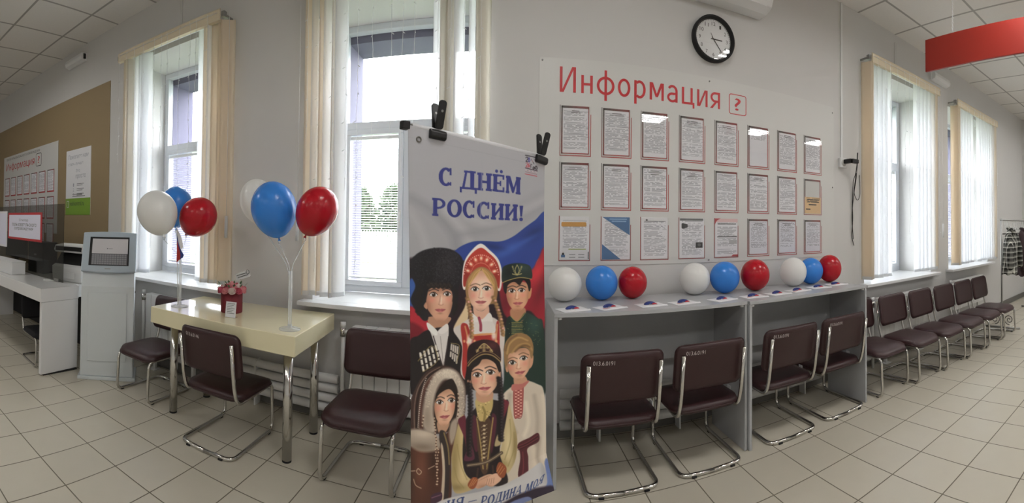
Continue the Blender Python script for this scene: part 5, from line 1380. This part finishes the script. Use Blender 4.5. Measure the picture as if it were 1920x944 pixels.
# 4 girl in a fur-trimmed hood
hood = fill(K5((88, 480), (90, 330), (110, 210), (170, 120), (260, 80), (350, 90), (420, 160), (435, 260), (425, 400), (370, 470), (200, 500)), '#3a2723', 1.)
for (off, col, wd) in ((0, '#7d6a5c', 1.6), (14, '#20130f', 3), (30, '#8d7a6a', 1.2), (42, '#54352c', 4)):
    stroke(K5((100 + off, 470), (98 + off, 340), (120 + off, 225), (180 + off * .8, 135 + off * .3), (260 + off * .4, 88 + off * .5)), wd, col, .7, .9)
for k in range(26):
    t = k / 25; x, y = 122 + 38 * t ** 3 + 10 * math.sin(t * 2), 460 - 300 * t; px_, py_ = K5((x, y))[0]; dot(px_, py_, 1.1, 1.1, '#d9cfc2', .4, .8)
fur = [(165, 470), (150, 400), (160, 300), (185, 210), (230, 130), (300, 95), (370, 115), (420, 190), (430, 280), (418, 400), (385, 420), (372, 380), (385, 290), (372, 210), (330, 170), (290, 165), (250, 210), (225, 290), (222, 380), (245, 450), (225, 490)]
fr_ = fill(K5(*fur), '#b3a697', 3.)
tone(fr_, *K5((180, 400))[0], 10, 30, '#7d6f61', .6); tone(fr_, *K5((300, 120))[0], 30, 9, '#d8cdbd', .7); tone(fr_, *K5((415, 300))[0], 6, 30, '#8a7b6c', .6)
for k in range(420):
    t = prng.uniform(0, 1); a = -PI * 1.12 + t * PI * 1.35 + .1; r_ = prng.uniform(.86, 1.10); x, y = 298 + 118 * r_ * math.cos(a + .05), 300 + 178 * r_ * math.sin(a + .05)
    px_, py_ = K5((x, y))[0]; d = np.array([math.cos(a), math.sin(a)]) * prng.uniform(1.2, 3.2)
    stroke([(px_, py_), (px_ + d[0] + prng.uniform(-1, 1), py_ + d[1])], .8, ('#d9cfc0', '#9c8f80', '#c7bba9')[prng.integers(3)], .6, .55, False)
fill(K5((232, 330), (240, 250), (285, 190), (335, 165), (375, 210), (385, 300), (372, 400), (330, 470), (250, 470), (228, 400)), '#20140f', 1.2)
fill(K5((250, 420), (330, 420), (310, 480), (262, 490)), '#b08a70', 1.)
face([(228, 325), (238, 280), (270, 245), (325, 222), (362, 260), (366, 320), (355, 380), (325, 430), (290, 450), (255, 425), (235, 380)], K5, (262, 303), (342, 290), (307, 350), (297, 390), '#d6ae92', '#96684f', s=.98, brow='#2a1c16', tilt=.10)
fill(K5((232, 300), (245, 240), (300, 175), (345, 160), (370, 210), (330, 205), (285, 225), (250, 260)), '#1f1410', 1.)
coat4 = fill(K5((80, 620), (110, 580), (200, 560), (330, 480), (400, 430), (395, 560), (350, 640), (330, 950), (80, 950)), '#4a2b20', 1.2)
tone(coat4, *K5((150, 700))[0], 16, 40, '#6b4231', .8); tone(coat4, *K5((90, 800))[0], 10, 50, '#2c1812', .8); tone(coat4, *K5((230, 640))[0], 12, 40, '#2c1812', .7)
fc_ = fill(K5((82, 560), (84, 490), (130, 472), (220, 490), (262, 520), (275, 570), (240, 600), (130, 605)), '#a09283', 3.)
tone(fc_, *K5((150, 580))[0], 26, 8, '#6d5f52', .7); tone(fc_, *K5((160, 500))[0], 24, 8, '#cbbfae', .7)
fill(K5((340, 430), (372, 400), (385, 440), (370, 520), (345, 560), (330, 500)), '#a09283', 2.5)
fill(K5((262, 500), (300, 480), (330, 560), (340, 640), (330, 900), (292, 900), (300, 700)), '#2f2626', 1.)
fill(K5((276, 560), (292, 580), (308, 720), (300, 900), (282, 900), (290, 720)), '#b9a993', 1.); stroke(K5((296, 490), (325, 580), (335, 680)), 3, '#8f7b4c', .8, .8)
for (x0, y0, x1, y1, n_) in ((228, 400, 250, 600, 22), (240, 590, 262, 820, 26), (258, 590, 254, 820, 26), (385, 250, 388, 400, 12), (155, 390, 150, 470, 8)):
    for k in range(n_): px_, py_ = K5((x0 + (x1 - x0) * k / n_ + 3 * math.sin(k), y0 + (y1 - y0) * k / n_))[0]; dot(px_, py_, 1.5, 1.3, ('#c9b49a', '#5a3a2c')[k % 2], .4, .9)
stroke(K5((128, 712), (150, 730), (135, 748), (118, 730), (128, 712)), 1.4, '#b9a58d', .6); stroke(K5((100, 780), (115, 815), (150, 830)), 1.6, '#b9a58d', .6, .8); stroke(K5((195, 710), (235, 690)), 1.6, '#b9a58d', .6, .8, False); stroke(K5((90, 735), (108, 728)), 1.6, '#b9a58d', .6, .8, False)
fill(K5((220, 870), (285, 850), (285, 900), (222, 925)), '#3c2536'); stroke(K5((222, 885), (284, 865)), 2, '#7d5a6a', .7, .8, False)

# 5 girl in a dark cap, yellow sleeves
br_ = '#1c1413'
fill(K5((446, 210), (436, 100), (450, 60), (500, 10), (600, 5), (640, 60), (650, 180), (640, 240)), br_, 1.)
slv = fill(K5((352, 700), (350, 620), (375, 500), (400, 400), (430, 390), (450, 560), (470, 690), (515, 770), (500, 815), (430, 850), (375, 850), (352, 780)), '#b3a074', 1.)
tone(slv, *K5((370, 650))[0], 9, 50, '#857347', .7); tone(slv, *K5((430, 720))[0], 10, 30, '#d3c398', .7); tone(slv, *K5((390, 820))[0], 20, 7, '#7d6b42', .7); tone(slv, *K5((415, 500))[0], 6, 30, '#cbb985', .6)
for pts in ([(385, 560), (410, 680), (450, 770)], [(370, 700), (390, 770), (430, 820)], [(420, 560), (440, 680), (490, 760)]): stroke(K5(*pts), 1.6, '#8a7747', 1.2, .6)
slr = fill(K5((655, 330), (690, 300), (720, 400), (745, 520), (735, 640), (690, 720), (650, 705), (625, 660), (650, 560), (665, 450)), '#b8a67c', 1.)
tone(slr, *K5((735, 560))[0], 6, 40, '#7f6d44', .7); tone(slr, *K5((690, 560))[0], 7, 40, '#d5c79e', .7); tone(slr, *K5((660, 670))[0], 12, 8, '#8a7747', .6)
for pts in ([(700, 400), (705, 520), (670, 640)], [(725, 480), (725, 580), (690, 680)]): stroke(K5(*pts), 1.6, '#8a7747', 1.2, .6)
ves = fill(K5((428, 700), (425, 480), (440, 400), (500, 330), (520, 290), (590, 280), (650, 290), (690, 290), (668, 450), (640, 600), (690, 760), (640, 800), (500, 780)), '#1f1619', 1.)
fill(K5((388, 420), (410, 390), (435, 390), (440, 500), (450, 620), (490, 620), (455, 640), (430, 520)), '#5f2431', .9); fill(K5((650, 285), (690, 290), (688, 320), (655, 400)), '#6b2732', .9)
fill(K5((470, 400), (500, 390), (520, 560), (500, 600), (480, 520)), '#4d1f2e', 1.); fill(K5((590, 380), (620, 390), (610, 520), (590, 600)), '#4d1f2e', 1.)
fill(K5((505, 420), (590, 415), (575, 700), (530, 700)), '#4b3628', 1.)
stroke(K5((505, 400), (530, 560), (545, 700)), 2.2, '#9a8350', .7); stroke(K5((600, 390), (580, 560), (565, 700)), 2.2, '#9a8350', .7)
for k in range(9): px_, py_ = K5((549, 440 + 24 * k))[0]; dot(px_, py_, 2.3, 1.9, '#b8a888', .4); stroke([(px_ - 5, py_ + 3), (px_ + 5, py_ - 3)], .9, '#c2b494', .4, .7, False)
fill(K5((495, 290), (520, 260), (590, 255), (596, 330), (560, 400), (520, 410), (500, 340)), '#b5a069', .9); stroke(K5((540, 330), (552, 360), (548, 410)), 4, '#8a7747', .8)
for k in range(26): px_, py_ = K5((prng.uniform(505, 590), prng.uniform(275, 395)))[0]; dot(px_, py_, 1.1, 1., ('#d8c690', '#7d6a3c')[k % 2], .5, .8)
stroke(K5((455, 685), (560, 660), (650, 600)), 6, '#57493a', .7); stroke(K5((455, 685), (560, 660), (650, 600)), 1.4, '#a3927a', .6, .9)
fill(K5((430, 640), (470, 560), (495, 640), (445, 660)), '#5b2a3c', .8, .9); fill(K5((610, 560), (628, 490), (648, 545)), '#a79671', .9)
for (pts) in ([(515, 700), (505, 790)], [(560, 690), (550, 780)], [(600, 680), (605, 760)]): stroke(K5(*pts), 3, '#473028', 1., .8, False)
fill(K5((500, 235), (560, 262), (596, 230), (594, 275), (545, 300), (505, 285)), '#b88b70', 1.)
face([(467, 140), (470, 85), (500, 50), (560, 34), (610, 60), (632, 110), (628, 160), (610, 210), (575, 250), (545, 264), (515, 250), (485, 215), (470, 180)], K5, (503, 133), (582, 114), (542, 180), (549, 212), '#d9b196', '#9a6b52', s=1.05, brow='#1f1512', tilt=.13)
fill(K5((628, 130), (642, 110), (640, 165), (625, 180)), '#c59277'); fill(K5((442, 170), (462, 165), (468, 215), (452, 215)), '#b98a70')
fill(K4((448, 850), (455, 800), (500, 760), (560, 735), (620, 760), (645, 800), (640, 850), (618, 800), (575, 765), (545, 770), (520, 810), (480, 845), (462, 920)), br_, .9)
cp = fill(K4((446, 800), (448, 720), (475, 680), (545, 655), (610, 665), (645, 700), (650, 790), (600, 755), (540, 750), (480, 790), (455, 830)), '#2a1519', .9)
tone(cp, *K4((480, 720))[0], 10, 14, '#150a0c', .7); tone(cp, *K4((600, 690))[0], 12, 8, '#5a2a2e', .7)
stroke(K4((452, 822), (480, 788), (540, 748), (600, 752), (650, 790)), 2., '#8f7a50', .6); stroke(K4((450, 806), (478, 772), (540, 732), (600, 736), (648, 772)), 1., '#8f7a50', .5)
for (x, y) in ((550, 690), (530, 705), (572, 703), (550, 722), (510, 725), (592, 722), (550, 705)): px_, py_ = K4((x, y))[0]; dot(px_, py_, 3., 2.6, '#97835a', .5, .9)
stroke(K4((505, 735), (525, 700), (550, 680), (578, 698), (602, 730)), 1.4, '#b39d6b', .5)
for (x0, y0, x1, y1) in ((458, 190, 470, 620), (636, 150, 655, 520)):
    for k in range(22):
        t = k / 21; x, y = x0 + (x1 - x0) * t + 6 * math.sin(t * 5), y0 + (y1 - y0) * t; px_, py_ = K5((x, y))[0]
        dot(px_ - 1.5, py_, 4.6, 3.6, '#151012', .35, 1, .5); dot(px_ + 1.6, py_ + 1.5, 3.4, 2.6, '#2d2528', .5, .9, -.5); dot(px_ + 1, py_, 1.1, .8, '#4d4448', .6, .6)
# hands
for (pts, col) in (([(500, 790), (520, 760), (580, 730), (610, 740), (590, 770), (560, 800), (520, 820), (500, 815)], '#c99f84'), ([(560, 790), (570, 760), (610, 725), (645, 730), (650, 760), (620, 790), (590, 805)], '#d3aa90')):
    hm_ = fill(K5(*pts), col, .8); tone(hm_, *K5((560, 810))[0], 14, 5, '#8f6049', .6)
for k in range(4): stroke(K5((572 + 12 * k, 760 - 3 * k), (562 + 14 * k, 795 - 4 * k)), .9, '#8f6049', .6, .7, False); stroke(K5((520 + 14 * k, 775 - 8 * k), (540 + 14 * k, 760 - 8 * k)), .8, '#9d6f57', .6, .5, False)
cu1 = fill(K5((455, 800), (485, 755), (515, 765), (500, 815), (475, 825)), '#8a4a2e', .8); cu2 = fill(K5((620, 700), (640, 655), (680, 690), (668, 745), (640, 745)), '#8a4a2e', .8)
for k in range(3): stroke(K5((462 + 12 * k, 815 - 6 * k), (490 + 10 * k, 762 + 3 * k)), 1.1, '#c28a58', .5, .8, False); stroke(K5((622 + 10 * k, 715 + 8 * k), (645 + 12 * k, 672 + 10 * k)), 1.1, '#c28a58', .5, .8, False)

# ribbon at the foot
fill(K5((880, 770), (905, 660), (925, 650), (935, 760), (925, 830), (800, 945), (700, 1010), (700, 960)), '#5f6f9e', 1.); fill(K5((870, 830), (935, 810), (925, 845), (790, 950), (780, 930)), '#8b94b4', 1.5)
rib = fill(K5((60, 1000), (210, 935), (300, 895), (400, 870), (520, 840), (640, 800), (740, 755), (830, 700), (880, 665), (898, 690), (902, 745), (885, 800), (800, 860), (690, 905), (560, 950), (430, 985), (280, 1040), (80, 1150)), '#b9b7b6', .9)
tone(rib, *K5((895, 720))[0], 6, 20, '#8d8b8c', .6); tone(rib, *K5((640, 830))[0], 40, 5, '#cccac8', .7, -.35); tone(rib, *K5((300, 930))[0], 40, 6, '#cfcdcb', .7, -.3)
fill([(740, 1045), (800, 985), (900, 955), (1040, 900), (1040, 1060), (740, 1060)], '#2c2330', 2); fill(K5((60, 1150), (280, 1040), (430, 985), (560, 950), (690, 905), (800, 860), (800, 905), (600, 985), (300, 1090)), '#6d789f', 1.2)

# lettering, slab serif
def arc(cx, cy, rx, ry, tx, ty, a0, a1, n=22):
    o = []
    for k in range(n + 1): a = math.radians(a0 + (a1 - a0) * k / n); o.append((cx + rx * math.cos(a), cy + ry * math.sin(a)))
    for k in range(n, -1, -1): a = math.radians(a0 + (a1 - a0) * k / n); o.append((cx + (rx - tx) * math.cos(a), cy + (ry - ty) * math.sin(a)))
    return o
def R_(x0, y0, x1, y1): return [(x0, y0), (x1, y0), (x1, y1), (x0, y1)]
def stem(x, w=.2, s=.09): return [R_(x - .02, 0, x + w + .02, 1), R_(x - s, 0, x + w + s, .105), R_(x - s, .895, x + w + s, 1)]
GL = {'С': [arc(.5, .5, .5, .52, .26, .12, 48, 312), R_(.78, .62, .88, 1.0), R_(.8, .03, .87, .2)],
      'О': [arc(.5, .5, .5, .52, .25, .11, 0, 360, 40)],
      'Н': stem(.09, .21) + stem(.70, .21) + [R_(.2, .44, .8, .56)],
      'И': stem(.09, .2) + stem(.71, .2) + [[(.25, .12), (.25, .30), (.75, .88), (.75, .70)]],
      'Р': stem(.11, .22) + [arc(.42, .71, .52, .29, .2, .085, -90, 90), R_(.25, .915, .45, 1), R_(.25, .42, .45, .505)],
      'Д': [R_(.0, -.0, 1, .09), R_(0, -.2, .1, .08), R_(.9, -.2, 1, .08), R_(.62, .05, .83, 1), R_(.25, .915, .92, 1), [(.14, .08), (.26, .08), (.42, .95), (.32, .95)]],
      'Ё': stem(.1, .22) + [R_(.2, .915, .9, 1), R_(.2, 0, .92, .085), R_(.2, .46, .65, .54), R_(.8, .75, .9, 1), R_(.82, 0, .92, .27), R_(.58, .36, .66, .64), arc(.3, 1.2, .1, .085, .1, .085, 0, 360, 12), arc(.68, 1.2, .1, .085, .1, .085, 0, 360, 12)],
      'М': stem(.06, .1, .06) + stem(.76, .19, .06) + [[(.08, 1), (.28, 1), (.54, .28), (.44, .05)], [(.44, .05), (.54, .05), (.84, 1), (.76, 1)]],
      'Я': stem(.68, .2) + [arc(.55, .72, .48, .28, .18, .08, 90, 270), R_(.5, .92, .75, 1), R_(.5, .44, .75, .52), [(.0, 0), (.2, 0), (.58, .47), (.4, .47)], R_(-.04, 0, .22, .08)],
      'А': [[(.0, 0), (.1, 0), (.52, 1), (.45, 1)], [(.42, 1), (.56, 1), (.92, 0), (.7, 0)], R_(.2, .3, .7, .38), R_(-.06, 0, .2, .07), R_(.6, 0, 1.02, .07)],
      '—': [R_(0, .36, 1, .44)], '!': [[(.3, .3), (.7, .3), (1, 1), (0, 1)], arc(.5, .1, .5, .11, .5, .11, 0, 360, 16)]}
def glyph(ch, x0, y0, x1, y1, h, col, lean=(0, -1)):
    """baseline from (x0,y0) to (x1,y1), height h along lean"""
    ex, ey = x1 - x0, y1 - y0
    for p in GL[ch]:
        pp = [(x0 + ex * a + lean[0] * h * b, y0 + ey * a + lean[1] * h * b) for a, b in p]; fill(pp, col, .45, 1, False)
        if h > 25: stroke(pp + pp[:1], .9, col, .4, 1, False)
NAVY = '#2a3070'
for ch, a, b, ya, yb, h in (('С', 266, 354, 512, 516, 108), ('Д', 398, 502, 530, 536, 112), ('Н', 506, 592, 536, 541, 106), ('Ё', 598, 674, 540, 546, 104), ('М', 679, 767, 548, 556, 104),
                            ('Р', 224, 312, 700, 704, 108), ('О', 318, 410, 703, 707, 104), ('С', 418, 498, 706, 710, 103), ('С', 507, 588, 710, 713, 101), ('И', 592, 668, 713, 716, 98), ('И', 675, 753, 716, 718, 97), ('!', 766, 786, 719, 719, 92)):
    (x0, y0), (x1, y1) = K3((a, ya), (b, yb)); glyph(ch, x0, y0, x1, y1, h * .307, NAVY)
path = [('Р', 205, 1010, 255, 990), ('О', 258, 988, 300, 974), ('С', 303, 973, 340, 962), ('С', 240, 985, 280, 972)]
for ch, a, ya, b, yb, h in (('И', 318, 962, 370, 950, 64), ('Я', 378, 946, 430, 934, 64), ('—', 455, 928, 505, 912, 60), ('Р', 528, 928, 563, 917, 66), ('О', 567, 916, 606, 904, 62), ('Д', 610, 902, 652, 889, 62), ('И', 655, 888, 690, 875, 60), ('Н', 694, 874, 728, 859, 59), ('А', 731, 858, 766, 841, 58),
                            ('М', 783, 842, 818, 822, 56), ('О', 823, 818, 847, 803, 54), ('Я', 850, 798, 876, 776, 54)):
    (x0, y0), (x1, y1) = K5((a, ya), (b, yb)); L_ = math.hypot(x1 - x0, y1 - y0); glyph(ch, x0, y0, x1, y1, h * .3008, '#31416f', ((y1 - y0) / L_ * -.6, -.95))
for ch, a, ya, b, yb, h in (('С', 262, 985, 312, 968, 62), ('С', 212, 1004, 258, 988, 62), ('О', 160, 1028, 206, 1008, 62), ('Р', 110, 1050, 156, 1032, 62)):
    (x0, y0), (x1, y1) = K5((a, ya), (b, yb)); glyph(ch, x0, y0, x1, y1, h * .3008, '#31416f', (.2, -.95))
# year mark beside the right clip
def E2(x, y): return (960 + x * 70 / 944, 270 + y * 70 / 944)
def mark(pts, wd, col): stroke([E2(*p) for p in pts], wd, col, .45, 1, True)
mark([(325, 210), (450, 228), (580, 252)], 1.7, '#241d24'); mark([(330, 535), (480, 565), (630, 598)], 1.7, '#3a2430'); mark([(325, 690), (480, 712), (622, 738)], 1.5, '#a8424c')
mark([(335, 275), (360, 255), (385, 275), (375, 315), (340, 365), (390, 372)], 1.5, '#2a2430'); mark([(415, 265), (400, 320), (420, 375), (438, 330), (415, 265)], 1.5, '#3a3480')
mark([(342, 415), (362, 395), (385, 415), (375, 455), (345, 500), (392, 508)], 1.5, '#a8424c'); mark([(432, 405), (408, 450), (412, 505), (436, 490), (420, 460), (408, 475)], 1.5, '#a8424c')
mark([(465, 520), (465, 440), (490, 440)], 1.3, '#3a2430'); mark([(530, 500), (520, 540), (550, 550), (560, 510), (530, 500)], 1.6, '#241d24'); mark([(590, 475), (575, 540), (625, 550), (610, 480), (590, 475)], 1.6, '#241d24')
for k in range(5): mark([(470 + 26 * k, 300 + 40 * (k % 3)), (490 + 26 * k, 340 + 40 * (k % 3))], 1.3, ('#6b5a6a', '#8a6a70', '#3a3a40')[k % 3])
for k in range(7): mark([(335 + 42 * k, 585 + 7 * k), (362 + 42 * k, 592 + 7 * k)], 1.0, ('#c6a2a6', '#7a6a70')[k % 2]); mark([(335 + 42 * k, 632 + 8 * k), (366 + 42 * k, 640 + 8 * k)], 1.0, '#8a5a64')
# stitched hem of the top pocket
stroke([(757, 254), (890, 281), (1020, 306)], 1., '#8f8f94', .7, .8); stroke([(904, 292), (903, 340), (902, 410)], 1.6, '#97979c', 1.4, .7)

RGBL = np.where(RGB <= .04045, RGB / 12.92, ((RGB + .055) / 1.055) ** 2.4) * GAIN
BTL, BTR, BBR, BBL = Vector((-.324, 1.365, 1.687)), Vector((.172, 1.812, 1.652)), Vector((.190, 1.81, .236)), Vector((-.296, 1.368, .236))
bn_u = (BTR - BTL).normalized(); bn_n = bn_u.cross(Vector((0, 0, 1))).normalized()
if bn_n.y > 0: bn_n = -bn_n
def banner_mesh():
    U, V = uu.ravel()[:, None], vv.ravel()[:, None]
    P = np.array(BTL) * (1 - U) * (1 - V) + np.array(BTR) * U * (1 - V) + np.array(BBR) * U * V + np.array(BBL) * (1 - U) * V
    d = .006 * np.sin(U * 5 + V * 3) * np.clip(V * 4, 0, 1) + .004 * np.sin(U * 11 + V * 1.2) * np.clip(V * 3, 0, 1) + .045 * np.clip(V - .90, 0, 1) / .1 * np.clip(U - .72, 0, 1) / .28
    return P + d * np.array(bn_n)
bv = banner_mesh(); n_ = NU * NV
idxg = np.arange(n_).reshape(NV, NU)
fq = np.stack([idxg[:-1, :-1], idxg[1:, :-1], idxg[1:, 1:], idxg[:-1, 1:]], -1).reshape(-1, 4)
me = bpy.data.meshes.new('cloth'); me.vertices.add(n_); me.vertices.foreach_set('co', bv.astype(np.float32).ravel())
me.loops.add(fq.size); me.loops.foreach_set('vertex_index', fq.ravel().astype(np.int32)); me.polygons.add(len(fq))
me.polygons.foreach_set('loop_start', np.arange(0, fq.size, 4, dtype=np.int32)); me.polygons.foreach_set('use_smooth', np.ones(len(fq), bool))
at_ = me.color_attributes.new('print', 'FLOAT_COLOR', 'POINT')
at_.data.foreach_set('color', np.c_[np.clip(RGBL, 0, 1), np.ones(n_)].astype(np.float32).ravel())
me.update(calc_edges=True); me.validate()
M_ban = vcol_mat('banner_print', .5); me.materials.append(M_ban)
bt = thing('banner', 'tall holiday banner of six children in folk dress headed С ДНЁМ РОССИИ!', 'banner', (0, 0, 0))
co = bpy.data.objects.new('cloth', me); C.objects.link(co); co.parent = bt
so_ = co.modifiers.new('thickness', 'SOLIDIFY'); so_.thickness = .0012; so_.offset = -1 if (np.cross(bv[NU] - bv[0], bv[1] - bv[0]) @ np.array(bn_n)) < 0 else -1
M_hem = mat('banner_white_vinyl', '#d6d6da', .5)
MB().cyl(BTL - bn_n * .011 + bn_u * .02, BTR - bn_n * .011, .012, M_hem, 14).build('top_pocket', bt)
gr = BTL + bn_u * .042 + Vector((0, 0, -.042)) + bn_n * .002
MB().tube([gr + bn_u * (.0085 * math.cos(a)) + Vector((0, 0, .0085 * math.sin(a))) for a in [2 * PI * k / 16 for k in range(16)]], .0025, mat('brass_grey', '#7c7a74', .35, metal=.8), 6, closed=True).build('grommet', bt)
# the stand behind it
st = thing('banner_stand', 'slim metal stand behind the banner, its black rod tip showing at upper left', 'stand', (0, 0, 0))
a_ = BTL - bn_n * .011 - bn_u * .022; b_ = BTR - bn_n * .011 + bn_u * .004
MB().cyl(BTL - bn_n * .011 + bn_u * .0, b_, .0095, M_steelgrey, 12).build('crossbar', st)
MB().box(-.014, .014, -.014, .014, -.014, .014, M_matblack, Matrix.Translation(BTL - bn_n * .011 - bn_u * .006) @ bn_u.to_track_quat('X', 'Z').to_matrix().to_4x4()).build('rod_cap', st, bevel=.003)
mid = (BTL + BTR) / 2 - bn_n * .035
MB().cyl((mid.x, mid.y, .03), (mid.x, mid.y, mid.z), .012, M_steelgrey, 12).build('pole', st)
for k, (dx, dy) in enumerate(((.33, .08), (-.20, -.19), (-.10, .30))):
    MB().cyl((mid.x, mid.y, .22), (mid.x + dx, mid.y + dy, .012), .008, M_matblack, 10).build('foot', st)
def clip(u, dz, label, tilt):
    base = BTL + (BTR - BTL) * u; loc = base + bn_n * .0
    t = thing('binder_clip', label, 'clip', loc, math.atan2(bn_u.y, bn_u.x), 'black clips holding the banner'); t.rotation_euler[1] = tilt
    MB().prism([(a, b - .014) for a, b in rrect(.030, .034, .012)], -.034, .034, 'x', M_black).build('body', t, bevel=.004)
    for s in (-1, 1):
        T = Matrix.Translation((0, s * .010, .010)) @ Matrix.Rotation(s * -.18, 4, 'X')
        m = MB(); m.prism([(a, b + .045) for a, b in rrect(.030, .10, .011)], -.004, .004, 'y', M_black, T); h_ = m.build('lever', t, bevel=.0015)
        MB().prism([(a, b + .058) for a, b in rrect(.009, .009, .0044)], -.0052, .0052, 'y', M_steelgrey, T).build('rivet_hole', h_)
clip(.175, 0, 'black clip on the top edge near the left corner of the banner', .06)
clip(.965, 0, 'black clip on the top right corner of the banner', .14)
